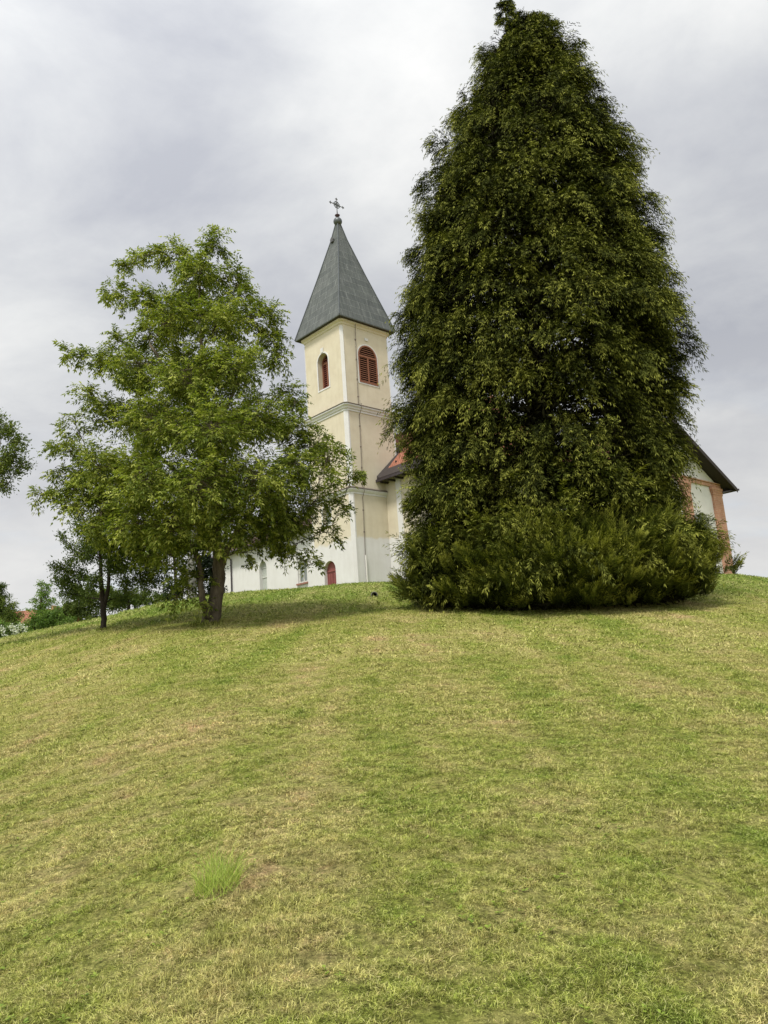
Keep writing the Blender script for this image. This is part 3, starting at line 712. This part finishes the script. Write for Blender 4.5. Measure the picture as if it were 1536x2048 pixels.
mb = MB(); mb.loops([[T(a, z, -.03) for a, z in ((10.8, 6.36), (26.45, 6.36), (26.45, 6.62), (10.8, 6.62))], [T(a, z, .12) for a, z in ((10.8, 6.36), (26.45, 6.36), (26.45, 6.62), (10.8, 6.62))]])
for k in range(1): mb.loops([[T(a, z, -.03) for a, z in ((10.8, 6.63), (26.45, 6.63), (26.45, 6.70), (10.8, 6.70))], [T(a, z, .2) for a, z in ((10.8, 6.63), (26.45, 6.63), (26.45, 6.70), (10.8, 6.70))]])
mb.build('brick_band', M['brick'], church)
oh = 1.05; y0_, y1_ = GU-.95, 2.3
def zr(v): return GR_ + .12 - abs(v-RV)*sl
mb = MB()
for vv in (G1+oh, G0-oh):
    slab(mb, [(vv, y0_, zr(vv)+.14), (vv, y1_, zr(vv)+.14), (RV, y1_, GR_+.26), (RV, y0_, GR_+.26)], .10)
troof = mb.build('gable_roof', M['tile'], church)
mb = MB()
for vv in (G1+oh, G0-oh):
    slab(mb, [(vv, y0_+.02, zr(vv)+.03), (vv, y1_, zr(vv)+.03), (RV, y1_, GR_+.15), (RV, y0_+.02, GR_+.15)], .06)
    slab(mb, [(vv, y0_-.04, zr(vv)+.17), (vv, y0_+.01, zr(vv)+.17), (RV, y0_+.01, GR_+.29), (RV, y0_-.04, GR_+.29)], .34)
mb.build('verge_board', M['eavewood'], troof)
mb = MB(); gz_ = zr(G1+oh)+.05; mb.tube([(G1+oh+.10, y0_-.1, gz_), (G1+oh+.10, y1_, gz_)], .085, 10)
mb.loops([[(G1+.05, GU-.02, 6.0), (G1+.05, GU-.25, 6.0), (G1+.05, GU-.25, 6.12), (G1+.05, GU-.02, 6.12)], [(G1+oh, GU-.02, gz_-.02), (G1+oh, y0_, gz_-.02), (G1+oh, y0_, gz_+.06), (G1+oh, GU-.02, gz_+.06)]])
mb.build('gutter', M['gutter'], troof)

# low white wing to the left of the tower
T = LF(.12); hwn = (6.1, 1.12, .9, 2.55, 6, .12); hn = (11.15, 1.0, -.3, 3.25)
mb = MB(); panel(mb, T, WT-.05, 8.5, -2, 4.7, [hwn]); panel(mb, T, 8.5, 17.8, -2, 4.7, [hn])
mb.poly([(.12, 17.8, -2), (8, 17.8, -2), (8, 17.8, 4.7), (.12, 17.8, 4.7)]); mb.poly([(8, 4.6, -2), (8, 17.8, -2), (8, 17.8, 4.7), (8, 4.6, 4.7)])
reveal(mb, T, hwn, .25); reveal(mb, T, hn, .3)
mb.build('wing_wall', M['white'], church)
mb = MB(); slab(mb, [(-.45, WT, 4.62), (-.45, 18.3, 4.62), (4.0, 17.0, 7.1), (4.0, WT, 7.1)]); slab(mb, [(8.5, WT, 4.62), (8.5, 18.3, 4.62), (4.0, 17.0, 7.1), (4.0, WT, 7.1)])
slab(mb, [(-.45, 18.3, 4.62), (8.5, 18.3, 4.62), (4.0, 17.0, 7.1)])
wr = mb.build('wing_roof', M['tile_old'], church)
mb = MB(); mb.tube([(-.52, WT+.02, 4.55), (-.52, 18.3, 4.52)], .07, 8); mb.poly([(-.44, WT, 4.47), (-.44, 18.2, 4.47), (.2, 18.2, 4.66), (.2, WT, 4.66)]); mb.build('gutter', M['gutter'], wr)
mb = MB(); mb.tube([(-.5, 15.6, 4.5), (-.3, 15.6, 4.25), (.02, 15.6, 4.1), (.02, 15.6, -1)], .06, 8); mb.build('downpipe', M['gutter'], church)
fr = MB()
for q in ((5.54, 5.64, .9, 2.5), (6.56, 6.66, .9, 2.5), (6.07, 6.14, .9, 2.5), (5.64, 6.56, .9, 1.0), (5.64, 6.56, 2.36, 2.5)):
    fr.loops([[T(q[0], q[2], -.2), T(q[1], q[2], -.2), T(q[1], q[3], -.2), T(q[0], q[3], -.2)], [T(q[0], q[2], -.13), T(q[1], q[2], -.13), T(q[1], q[3], -.13), T(q[0], q[3], -.13)]])
w1 = fr.build('window', M['sash'], church); mb = MB(); mb.poly([T(5.6, .95, -.18), T(6.6, .95, -.18), T(6.6, 2.45, -.18), T(5.6, 2.45, -.18)]); mb.build('pane', M['pane'], w1)
mb = MB(); mb.loops([[T(5.45, .76, -.05), T(6.75, .76, -.05), T(6.75, .9, -.05), T(5.45, .9, -.05)], [T(5.45, .76, .12), T(6.75, .76, .12), T(6.75, .88, .12), T(5.45, .88, .12)]]); mb.build('sill', M['sill'], w1)
mb = MB(); fill(mb, T, hn, -.28); nw = mb.build('niche_shutter', M['niche'], church)
for z in (.9, 2.0, 2.75):
    mb = MB(); mb.loops([[T(10.66, z, -.27), T(11.64, z, -.27), T(11.64, z+.06, -.27), T(10.66, z+.06, -.27)], [T(10.66, z, -.24), T(11.64, z, -.24), T(11.64, z+.06, -.24), T(10.66, z+.06, -.24)]])
    mb.build('shutter_rail', M['sash'], nw)

# ------------------------------------------------------------------ foliage tools
def unit(a): return a/np.maximum(np.linalg.norm(a, axis=-1, keepdims=True), 1e-9)
def leaves(P, D, L, Wd, tint, twist=None):
    """one folded lozenge per leaf: base, two sides, tip (4 corners)"""
    n = len(P); r = rng.normal(size=(n, 3)) if twist is None else twist
    s_ = unit(np.cross(D, r)); nn = unit(np.cross(s_, D)); L = np.asarray(L)[:, None]*np.ones((n, 1)); Wd = np.asarray(Wd)[:, None]*np.ones((n, 1))
    mid = P + D*L*.45
    V = np.stack([P, mid + s_*Wd*.5 + nn*Wd*.15, P + D*L - nn*L*.08, mid - s_*Wd*.5 + nn*Wd*.15], 1).reshape(-1, 3)
    Q = np.arange(n*4).reshape(n, 4)
    return V, Q, tint
def limb(mb, a, b, r0, r1, sag=.0, n=6, wob=.04, sides=7):
    a = np.array(a, float); b = np.array(b, float); d = np.linalg.norm(b-a); pts = []; rad = []
    for k in range(n+1):
        t = k/n; p = a+(b-a)*t; p = p + np.array([0, 0, 1])*sag*d*math.sin(math.pi*t)
        if 0 < k < n: p = p + rng.normal(0, wob*d, 3)*.5
        pts.append(p); rad.append(r0+(r1-r0)*t**.8)
    mb.tube(pts, rad, sides); return pts
def compound(P, D, nl, L, ll, lw, droop):
    """pinnate leaves: rachis from P along D; leaflets in pairs"""
    n = len(P); parts = []
    ts = np.linspace(.25, 1, (nl-1)//2)
    side0 = unit(np.cross(D, np.tile([0, 0, 1.], (n, 1)) + rng.normal(0, .35, (n, 3))))
    base = rng.beta(2, 2, n)
    dn = np.array([0, 0, -1.])
    for t in ts:
        for s_ in (-1, 1):
            pos = P + D*(L*t)[:, None] + dn*(droop*L*t*t)[:, None]
            dd = unit(side0*s_*.95 + D*.55 + dn*rng.uniform(.15, .75, (n, 1)) + rng.normal(0, .12, (n, 3)))
            parts.append(leaves(pos, dd, ll*rng.uniform(.7, 1.15, n)*(.7+.3*t), lw*np.ones(n), np.clip(base+rng.normal(0, .15, n), 0, 1), np.tile([0, 0, 1.], (n, 1))+rng.normal(0, .5, (n, 3))))
    pos = P + D*L[:, None] + dn*(droop*L)[:, None]
    parts.append(leaves(pos, unit(D+dn*.7), ll*np.ones(n)*1.1, lw*1.1*np.ones(n), base, np.tile([0, 0, 1.], (n, 1))+rng.normal(0, .5, (n, 3))))
    return merge(parts)

def broad_tree(name, label, base, stems, lobes, leaf_mat, bark_mat, group=None, twigs=22, per_twig=7, pinnate=True, ll=.115, lw=.042, rl=.26, twig_r=.008, extra=None):
    """base world point; stems: polylines [(x,y,z,r)...]; lobes: (centre, radius); limbs grow from the nearest fitting stem node"""
    root = empty(name, base); base = np.array(base, float)
    tag(root, label, 'tree', group)
    tb = MB(); nodes = []
    for st in stems:
        P = [np.array(q[:3]) - base for q in st]; R = [q[3] for q in st]
        PP, RR = [], []
        for k in range(len(P)-1):
            for t in np.linspace(0, 1, 5)[:-1]:
                PP.append(P[k]+(P[k+1]-P[k])*t + (rng.normal(0, .012, 3) if 0 < t else 0)); RR.append((R[k]+(R[k+1]-R[k])*t)*rng.uniform(.96, 1.04))
        PP.append(P[-1]); RR.append(R[-1]); tb.tube(PP, RR, 12); nodes += list(zip(PP, RR))
    tb.build('trunk', bark_mat, root, True)
    lb = MB(); LP, LD, TT = [], [], []
    lobes = sorted(lobes, key=lambda q: np.linalg.norm((np.array(q[0])-base)[:2]))
    for (cx_, r) in lobes:
        cc = np.array(cx_)-base; best = None
        for p, rr in nodes[1:]:
            d = np.linalg.norm((cc-p)[:2]); dz = cc[2]-p[2]
            cost = np.linalg.norm(cc-p) + .7*max(0, .35*d-dz) + .12*abs(dz-.8*d)
            if best is None or cost < best[0]: best = (cost, p, rr)
        _, p, rr = best; dd = np.linalg.norm(cc-p)
        pts = limb(lb, p, cc, max(min(rr*.45, .018*dd+.01), twig_r*1.6), twig_r*1.3, .04, 7)
        nodes += [(pp, twig_r*2.2) for pp in pts[3:]]
        k = max(4, int(twigs*(r/.9)**1.7))
        e = unit(rng.normal(size=(k, 3)))*rng.uniform(.35, 1, (k, 1))**.55*r; e[:, 2] *= .85; e *= np.where(rng.uniform(0, 1, (k, 1)) < .14, rng.uniform(1.1, 1.5, (k, 1)), 1)
        for q in range(k):
            s0 = pts[int(rng.integers(3, 8))]; en = cc+e[q]
            lb.tube([s0, (s0+en)/2+rng.normal(0, .05, 3)+np.array([0, 0, .06]), en], [twig_r, twig_r*.7, twig_r*.35], 4)
            m_ = int(rng.integers(max(2, per_twig-3), per_twig+3)); tt_ = rng.uniform(.35, 1.0, m_)[:, None]
            LP.append(s0+(en-s0)*tt_ + rng.normal(0, .05*r, (m_, 3)))
            LD.append(unit(unit(en-s0)*.7 + unit(e[q])*.4 + rng.normal(0, .55, (m_, 3)) + np.array([0, 0, .1])))
            TT.append(np.full(m_, rng.uniform(0, 1)))
    lb.build('branches', bark_mat, root)
    LP = np.concatenate(LP); LD = np.concatenate(LD); n = len(LP)
    if pinnate: V, Q, t = compound(LP, LD, 7, rl*rng.uniform(.6, 1.15, n), ll, lw, .35)
    else:
        prt = []
        for k in range(5):
            prt.append(leaves(LP+rng.normal(0, .09, (n, 3)), unit(LD+rng.normal(0, .7, (n, 3))), ll*rng.uniform(.6, 1.2, n), lw*np.ones(n), np.clip(np.concatenate(TT)*.6+rng.uniform(0, .4, n), 0, 1)))
        V, Q, t = merge(prt)
    mesh_np('crown', V, Q, leaf_mat, root, t)
    return root
def PXL(lst, D):
    out = []
    for q in lst:
        x, y, r = q[:3]; off = q[3] if len(q) > 3 else 0
        out.append((at(x, y, D+off), r*(D+off)/F))
    return out
def PXS(lst, D):
    return [tuple(at(x, y, D+(o[0] if o else 0))) + (r*D/F,) for x, y, r, *o in lst]

# ------------------------------------------------------------------ the big conifer
prof = np.array([  # y, left x, right x
 (8, 1003, 1009), (25, 996, 1018), (45, 985, 1068), (70, 972, 1118), (100, 955, 1150), (130, 944, 1168), (170, 929, 1180), (210, 908, 1194), (260, 890, 1216), (300, 872, 1246),
 (340, 856, 1266), (400, 832, 1284), (460, 820, 1298), (530, 803, 1318), (600, 793, 1332), (660, 788, 1352), (720, 787, 1364), (800, 792, 1368), (870, 808, 1362),
 (930, 812, 1362), (990, 810, 1362), (1040, 818, 1352), (1080, 815, 1372), (1120, 802, 1398), (1160, 794, 1420), (1190, 802, 1425), (1210, 830, 1412), (1228, 870, 1380)], float)
DC = 27.0
cl_ = at(prof[:, 1], prof[:, 0], DC); cr_ = at(prof[:, 2], prof[:, 0], DC)
cz = (cl_[:, 2]+cr_[:, 2])/2; cxx = (cl_[:, 0]+cr_[:, 0])/2; ch = (cr_[:, 0]-cl_[:, 0])/2
o_ = np.argsort(cz); cz, cxx, ch = cz[o_], cxx[o_], ch[o_]
zg = float(ground(cxx[0], DC))
con = empty('conifer', (cxx[3], DC, zg)); cb = np.array([cxx[3], DC, zg])
tag(con, 'huge dense dark green conifer spreading to the ground right of the church tower', 'tree')
def env(z, th):
    c0 = np.interp(z, cz, cxx); r = np.interp(z, cz, ch)
    w1_ = np.sin(3*th+z*.5)+np.sin(5*th-z*.9+1.3)+1.1*np.sin(9*th+z*2.3)*np.sin(z*1.7+th)
    return c0, r*(1+.022*w1_)
def spray_set(n, zlo, zhi, depth_in, droopy, scale, fr_per):
    """n boughs; each a plume of flat fronds strung along a drooping axis"""
    z = rng.uniform(0, 1, n*4)*(zhi-zlo)+zlo; r = np.interp(z, cz, ch); keep = rng.uniform(0, ch.max(), n*4) < np.maximum(r, .9); z = z[keep][:n]; n = len(z)
    th = rng.uniform(0, 2*np.pi, n); back = (np.sin(th) > .3) & (rng.uniform(0, 1, n) < .5); th[back] = -th[back]
    c0, r = env(z, th); ins = rng.uniform(0, 1, n)**1.6*depth_in - (rng.uniform(0, 1, n) < .22)*rng.uniform(.1, .42, n)*np.clip(r/3, .3, 1)
    if droopy > 0: ins = ins + .40*np.clip(r/4, 0, 1)*(.45+np.sin(z*4.2 + 1.6*np.sin(2*th+z*.4) + 1.2*np.sin(5*th)))
    up = np.array([0, 0, 1.])
    size = scale*rng.uniform(.6, 1.5, n)*np.clip(r/2.4, .32, 1)
    if droopy < 0: r = np.minimum(r, env(z+.55*size, th)[1])
    rad = np.stack([np.cos(th), np.sin(th), np.zeros(n)], -1); tang = np.stack([-np.sin(th), np.cos(th), np.zeros(n)], -1)
    tipr = r-ins; rr = np.maximum(tipr-.85*size, 0)
    P = np.stack([c0+np.cos(th)*rr, DC+np.sin(th)*rr, z], -1)
    lift = rng.normal(.35, .22, n) if droopy > 0 else rng.normal(.42, .25, n)
    ax = unit(rad + tang*rng.normal(0, .35, (n, 1)) + up*lift[:, None])
    bt = rng.uniform(0, 1, n)
    parts = []
    for f in range(fr_per):
        a_ = rng.uniform(.05, 1, n)**.75                                  # where along the bough
        lat = rng.normal(0, .75, n)*(1.05-.65*a_); ver = rng.normal(0, .30, n)
        L = .42*size*rng.uniform(.6, 1.25, n)
        s0 = P + ax*(a_*.75*size)[:, None] - up*(max(droopy, 0)*.45*size*a_**2)[:, None] + tang*(lat*.30*size)[:, None] + up*(ver*.38*size)[:, None]
        zb = ground(s0[:, 0], s0[:, 1], False); s0[:, 2] = np.maximum(s0[:, 2], zb+.10+.2*rng.uniform(0, 1, n))
        d = unit(ax + tang*(lat*.8)[:, None] + up*(ver*.8 - .25 if droopy > 0 else np.abs(ver)*.8+.32)[:, None] + rng.normal(0, .16, (n, 3)))
        side = unit(np.cross(d, up+rng.normal(0, .5, (n, 3))))
        nrm = unit(np.cross(side, d)); ft = rng.normal(0, .12, n)
        for k in range(7):
            t = (k+.6)/7; dr = droopy*rng.uniform(.5, 1.4, n)
            pos = s0 + d*(L*t)[:, None] - up*(dr*L*t*t*.8)[:, None]
            dirk = unit(d - up*(dr*1.6*t)[:, None])
            for s_ in (-1, 1):
                dd = unit(dirk*.9 + side*s_*(.8-.35*t) - up*(.25*droopy) + rng.normal(0, .15, (n, 3)))
                tt_ = np.clip(-.08 + .62*t*(.3+.7*a_) + .34*a_ + .42*(bt-.5) + ft + rng.normal(0, .07, n), 0, 1)  # paler tips; tip light and inner bough shade painted into the tint
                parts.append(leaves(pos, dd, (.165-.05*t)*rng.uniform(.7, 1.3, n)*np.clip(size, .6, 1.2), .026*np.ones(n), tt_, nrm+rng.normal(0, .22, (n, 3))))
    return merge(parts)
zs_ = at(1100, 1085, DC-4)[2]
V1 = spray_set(1250, zs_-.9, cz[-1], 1.0, .95, 1.2, 38)
V2 = spray_set(650, zs_-.5, cz[-1]-.5, .9, .9, .75, 18)
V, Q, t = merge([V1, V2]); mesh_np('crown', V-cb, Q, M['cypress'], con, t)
V1 = spray_set(440, cz[0]-.3, zs_+.1, .6, -.15, 1.05, 36); V2 = spray_set(150, zs_-.4, zs_+2.6, .5, .35, 1.0, 32)
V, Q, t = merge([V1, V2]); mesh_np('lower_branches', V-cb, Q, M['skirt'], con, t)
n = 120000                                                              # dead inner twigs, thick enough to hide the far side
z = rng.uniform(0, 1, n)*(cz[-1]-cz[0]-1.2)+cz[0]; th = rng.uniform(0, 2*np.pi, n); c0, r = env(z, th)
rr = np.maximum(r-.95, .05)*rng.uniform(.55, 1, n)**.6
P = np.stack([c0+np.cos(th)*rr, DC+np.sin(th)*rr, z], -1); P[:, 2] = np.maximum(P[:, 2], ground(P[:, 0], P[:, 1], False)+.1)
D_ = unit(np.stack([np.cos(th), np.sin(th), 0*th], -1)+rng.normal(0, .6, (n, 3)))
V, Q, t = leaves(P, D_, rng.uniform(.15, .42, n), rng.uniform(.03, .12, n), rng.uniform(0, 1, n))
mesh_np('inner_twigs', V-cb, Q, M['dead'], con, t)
tb = MB()
hs = np.linspace(0, 1, 12)
ztop = cz[-1]
axis = lambda z: np.array([np.interp(z, cz, cxx), DC, z])
tb.tube([axis(zg-.3+(ztop-zg-.2)*h)-cb for h in hs], [.55*(1-h)**.8+.03 for h in hs], 12)
tb.build('trunk', M['bark_dark'], con, True)
lb = MB()
for k in range(420):
    z = rng.uniform(zg+.6, ztop-1.0); th = rng.uniform(0, 2*np.pi); c0, r = env(z, th); a = axis(z-.35)
    e = np.array([c0+np.cos(th)*(r-.35), DC+np.sin(th)*(r-.35), z+.1])
    limb(lb, a-cb, e-cb, .012*r+.015, .008, .05, 4, .02, 5)
lb.build('branches', M['bark_dark'], con)

# ------------------------------------------------------------------ walnut tree
DW = 24.5
wl_px = [(150,845,28,.3),(170,790,24,-.4),(572,785,34,.4),(595,850,34,-.5),(240,680,32),(300,670,44),(250,540,18),(480,590,34),(640,880,30,.6),(560,980,44,-1.4),(560,1000,40,.8),(500,1060,44,.2),(590,1040,34,.5),(535,1055,34,-.8),(110,935,20),(160,965,34,.5),(220,1000,44,1.2),(235,1060,44,.2),(300,1085,46,.8),(185,1055,28,-.3),(140,1010,26,-.4),(350,505,38),(430,492,36),(300,508,30),(275,520,20),(395,560,62,.8),(395,540,50,-.8),(462,550,36),(440,470,18),
 (225,580,26),(250,595,26),(290,600,42),(345,625,62,-1.2),(345,625,62,1.2),(440,640,70,-1.3),(440,640,70,1.4),(520,635,48),(545,620,22),
 (130,703,16),(165,712,22),(205,725,34),(265,735,58,-.8),(280,740,60,1.2),(370,740,80,-2.2),(370,740,80,0),(370,740,80,2.2),(470,735,72,-1.8),(470,735,72,1.6),(540,690,40),(560,715,26),
 (195,800,28),(230,830,52,.5),(310,840,76,-2.4),(310,840,76,0),(310,840,70,2.4),(420,850,86,-3),(420,850,86,-.6),(420,850,86,2.4),(520,830,68,-1.8),(520,830,68,1.4),(578,855,40),(590,800,18),
 (120,890,32),(180,925,60,.6),(190,925,56,-1.2),(280,950,78,-2.8),(280,950,78,0),(290,950,78,2.6),(400,960,86,-3.2),(400,960,86,0),(400,960,86,3),(505,955,78,-2.4),(505,955,78,1.6),(600,915,50),(600,930,46,-1.5),(665,905,36),(700,945,22),(640,950,42,-.8),
 (75,990,14),(105,985,20),(150,985,36),(200,1010,44,.4),(270,1040,60,-1.8),(270,1040,60,1),(350,1045,68,-2.4),(350,1045,68,.8),(460,1045,64,-2),(460,1045,60,1.2),(555,1030,50,-.8),(560,1040,44,1),(635,1000,44),(688,1012,22),(655,1065,24),(600,1085,34),(545,1085,26),(330,1095,42,-1.2),(300,1110,34,.6),(625,1128,16),(575,1110,18),(425,1090,32,-1),(505,1100,22),
 (372,1178,20,-.5),(345,1205,16,-.6),(395,1160,18,-.4),(405,1205,12,-.5),(360,1140,24,-.3)]
wb = at(420, 1250, DW); wb[2] = float(ground(wb[0], wb[1]))-.05
st = [PXS([(419,1262,22),(421,1248,18.5),(430,1205,14.5),(438,1160,12.5),(437,1110,11.5),(430,1040,10),(418,950,8.5),(412,860,6.5),(408,770,5),(402,680,3.5),(398,600,2.4),(402,530,1.4)], DW),
      PXS([(436,1150,8),(452,1105,6.5),(475,1060,5.5),(520,1000,4.2,-.6),(580,950,3,-.9)], DW),
      PXS([(418,1235,9,-.2),(404,1195,6.5,-.5),(402,1150,5,-.5),(388,1095,4.5,-.5),(350,1040,3.6,-.9),(300,980,3,-1.2)], DW),
      PXS([(425,1010,6),(370,960,5,.5),(310,905,3.6,.8),(262,850,2.4,1)], DW),
      PXS([(415,900,5),(450,820,4,1),(490,740,2.6,1.4)], DW), PXS([(430,1060,6),(445,990,4.6,-1.3),(450,900,3,-2)], DW), PXS([(410,840,4.5),(350,760,3.4,-.6),(300,690,2.4,-.7)], DW)]
broad_tree('walnut_tree', 'leafy green walnut tree with a leaning grey-brown trunk left of the church', wb, st, PXL(wl_px, DW), M['walnut'], M['bark'], twigs=40, per_twig=9, ll=.15, lw=.046, rl=.30)

# small tree to its left
DS = 27.2
sp = [(150,1110,34,.2),(120,1160,22,.5),(190,1080,34,.8),(300,1080,34,.8),(300,1165,30,1),(170,1195,18,.4),(245,1195,20,.6),(110,1130,14),(205,1085,30,-1),(150,1150,34,.4),(185,1105,40),(240,1120,44,-.6),(240,1125,40,1),(205,1050,38),(165,1055,28),(250,1070,40),(290,1105,40),(280,1150,30,.5),(135,1185,26,.6),(180,1165,30,-.5),(125,1140,20),(225,1010,30),(150,1020,20),(118,1065,14),(320,1130,30,.8),(255,1170,26,.8),(180,1000,24)]
sb = at(207, 1258, DS); sb[2] = float(ground(sb[0], sb[1]))-.05
st = [PXS([(207,1264,6.5),(207,1245,5.5),(207,1212,6),(203,1170,4.2),(200,1110,3),(204,1040,1.8)], DS), PXS([(208,1215,4.5),(217,1170,3.6),(219,1110,2.8),(240,1060,1.8)], DS)]
broad_tree('fruit_tree', 'small dark-leaved tree with a forked trunk on the left slope', sb, st, PXL(sp, DS), M['plum'], M['bark_dark'], twigs=44, per_twig=10, pinnate=False, ll=.10, lw=.045)

# crown reaching in from the left edge
DL = 25
lp = [(10,850,34),(-30,830,40),(-60,880,50),(25,900,32),(0,930,42),(45,930,22),(-10,965,30),(40,880,18),(-80,960,50),(-140,900,70),(-60,760,50),(-150,800,60),(15,975,14)]
lbse = at(-130, 1330, DL); lbse[2] = float(ground(lbse[0], lbse[1]))-.05
st = [[tuple(lbse)+(.17,)] + PXS([(-120,1150,9),(-110,1000,7),(-90,900,5),(-80,800,3)], DL), PXS([(-108,990,5),(-50,930,3.5),(0,890,2)], DL)]
broad_tree('broadleaf_tree', 'thin-leaved tree crown reaching in at the left edge against the sky', lbse, st, PXL(lp, DL), M['mid_leaf'], M['bark'], twigs=46, per_twig=10, pinnate=False, ll=.11, lw=.045)

# ------------------------------------------------------------------ growth beyond the brow of the hill
def bush(name, label, lst, D, mat, bmat, cat='tree', group=None, leaf=.16, wd=.07, tw=26, pt=9):
    L = PXL(lst, D); xs = [q[0][0] for q in L]; x0 = xs[0]; z0 = float(ground(x0, D))
    zc = L[0][0][2]; b = (x0, D, min(z0, zc-1.0))
    st = [[(x0, D, b[2]-.3, .16), (x0+.1, D, (b[2]+zc)/2, .12), (x0, D, zc, .07), (x0, D, max(q[0][2] for q in L), .02)]]
    r = broad_tree(name, label, b, st, L, mat, bmat, group, tw, pt, False, leaf, wd)
    r['category'] = cat; return r
bush('dark_conifer', 'dark conifer behind the walnut trunk beside the white wing', [(420,1130,40),(400,1080,44),(360,1085,40),(430,1180,30),(380,1150,40),(340,1180,24),(405,1200,18)], 47, M['dark_leaf'], M['bark_dark'], tw=30, leaf=.2, wd=.08)
bush('dark_conifer', 'dark hanging tree with thin trunk between the two lawn trees', [(348,1100,34),(325,1080,38),(300,1120,30),(335,1160,18),(285,1090,36),(310,1190,16)], 56, M['dark_leaf'], M['bark_dark'], tw=16, pt=6, leaf=.2, wd=.08)
bush('hedge_shrub', 'low dark shrub on the brow behind the small forked tree', [(255,1195,30),(232,1210,26),(285,1195,26),(312,1205,20),(218,1190,26),(335,1195,16)], 50, M['plum'], M['bark_dark'], 'shrub', tw=40)
bush('hedge_shrub', 'round mid-green shrub on the brow left of the small forked tree', [(160,1208,34),(140,1222,30),(188,1200,32),(120,1232,26),(150,1180,20),(180,1235,24)], 50, M['mid_leaf'], M['bark'], 'shrub', tw=40)
bush('hedge_shrub', 'bright green bush below the slender pale tree at the lawn edge', [(88,1246,30),(62,1255,28),(112,1236,28),(75,1235,18),(132,1250,24),(100,1262,24)], 48, M['far_leaf'], M['bark'], 'shrub', tw=44)
bush('slender_tree', 'slender pale tree standing above the bright bush', [(82,1200,24),(92,1182,20),(75,1222,22),(102,1205,20),(86,1170,12),(95,1235,20)], 58, M['far_leaf'], M['bark'], tw=22, pt=7)
bush('rounded_tree', 'dark rounded tree at the left frame edge above the white shrub', [(2,1222,36),(-12,1192,28),(22,1242,30),(-22,1250,34),(-2,1175,14),(30,1262,24)], 66, M['plum'], M['bark_dark'], tw=44)
bush('flowering_shrub', 'white-flowered shrub at the left frame edge by the lawn', [(20,1266,18),(-5,1272,20),(42,1262,16),(5,1258,16)], 44, M['far_leaf'], M['bark'], 'shrub', tw=60, leaf=.12)
fs = bpy.data.objects[-1] if False else [o for o in bpy.data.objects if o.name.startswith('flowering_shrub')][0]
fp = np.concatenate([np.array(q[0])+unit(rng.normal(size=(26, 3)))*q[1] for q in PXL([(20,1264,13),(-5,1270,14),(40,1262,11)], 43.6)])
parts = [leaves(fp+rng.normal(0, .07, fp.shape), unit(rng.normal(size=fp.shape)+np.array([0, -.3, .8])), .10*np.ones(len(fp)), .09*np.ones(len(fp)), rng.uniform(0, 1, len(fp))) for k in range(8)]
V, Q, t = merge(parts); tag(mesh_np('flowers', V-np.array(fs.location), Q, M['flower'], fs, t), kind='stuff')
# birch-grey trunk behind the walnut
gb = at(384, 1188, 44)
st = [PXS([(384,1200,10),(384,1170,9),(382,1130,7.5),(386,1095,6),(390,1050,4)], 44)]
broad_tree('grey_tree', 'pale grey trunked tree right behind the walnut stem', (gb[0], 44, float(ground(gb[0], 44))-.1), st, PXL([(390,1040,40),(360,1030,36),(420,1030,36)], 44), M['plum'], M['bark_grey'], twigs=20, per_twig=7, pinnate=False, ll=.15, lw=.06)
bush('climbing_shrub', 'little leafy shrub at the foot of the brick corner', [(1463,1134,8)], 57.5, M['mid_leaf'], M['bark'], 'shrub', tw=60, pt=5, leaf=.14)

# distant house with a red roof
hb = at(52, 1262, 95); hz = hb[2]
hs_ = empty('house', (hb[0], 95, hz-3)); tag(hs_, 'distant house showing only its red tiled roof between left-hand bushes', 'house')
zt_ = at(52, 1214, 95)[2]-hz+3; ze = at(52, 1262, 95)[2]-hz+3
mb = MB(); mb.box((-4, 0, -4), (4, 7, ze)); mb.poly([(-4, 0, ze), (-4, 7, ze), (-4, 3.5, zt_-.2)]); mb.poly([(4, 0, ze), (4, 7, ze), (4, 3.5, zt_-.2)]); mb.build('wall', M['white'], hs_)
mb = MB(); slab(mb, [(-4.4, -.5, ze-.3), (4.4, -.5, ze-.3), (4.4, 3.5, zt_), (-4.4, 3.5, zt_)]); slab(mb, [(-4.4, 7.5, ze-.3), (4.4, 7.5, ze-.3), (4.4, 3.5, zt_), (-4.4, 3.5, zt_)]); mb.build('roof', M['tile'], hs_)
mb = MB(); mb.box((1.4, 3.6, zt_-.8), (1.9, 4.1, zt_+.4)); mb.build('chimney', M['brick'], hs_)

# drain pipe mouth in the bank
dp = ground_hit(749, 1193)
dr = empty('drain_pipe', tuple(dp)); tag(dr, 'short round drain pipe mouth poking out of the grassy bank below the tower', 'drain pipe')
n = 18; mb = MB()
def circ(r, y): return [(r*math.cos(2*math.pi*j/n), y, .04+r*math.sin(2*math.pi*j/n)) for j in range(n)]
mb.loops([circ(.15, .5), circ(.15, -.16), circ(.115, -.16), circ(.115, .4)], False, False); mb.build('pipe', M['concrete'], dr, True)
mb = MB(); mb.poly(circ(.115, .2)); mb.build('pipe_mouth', M['black'], dr)
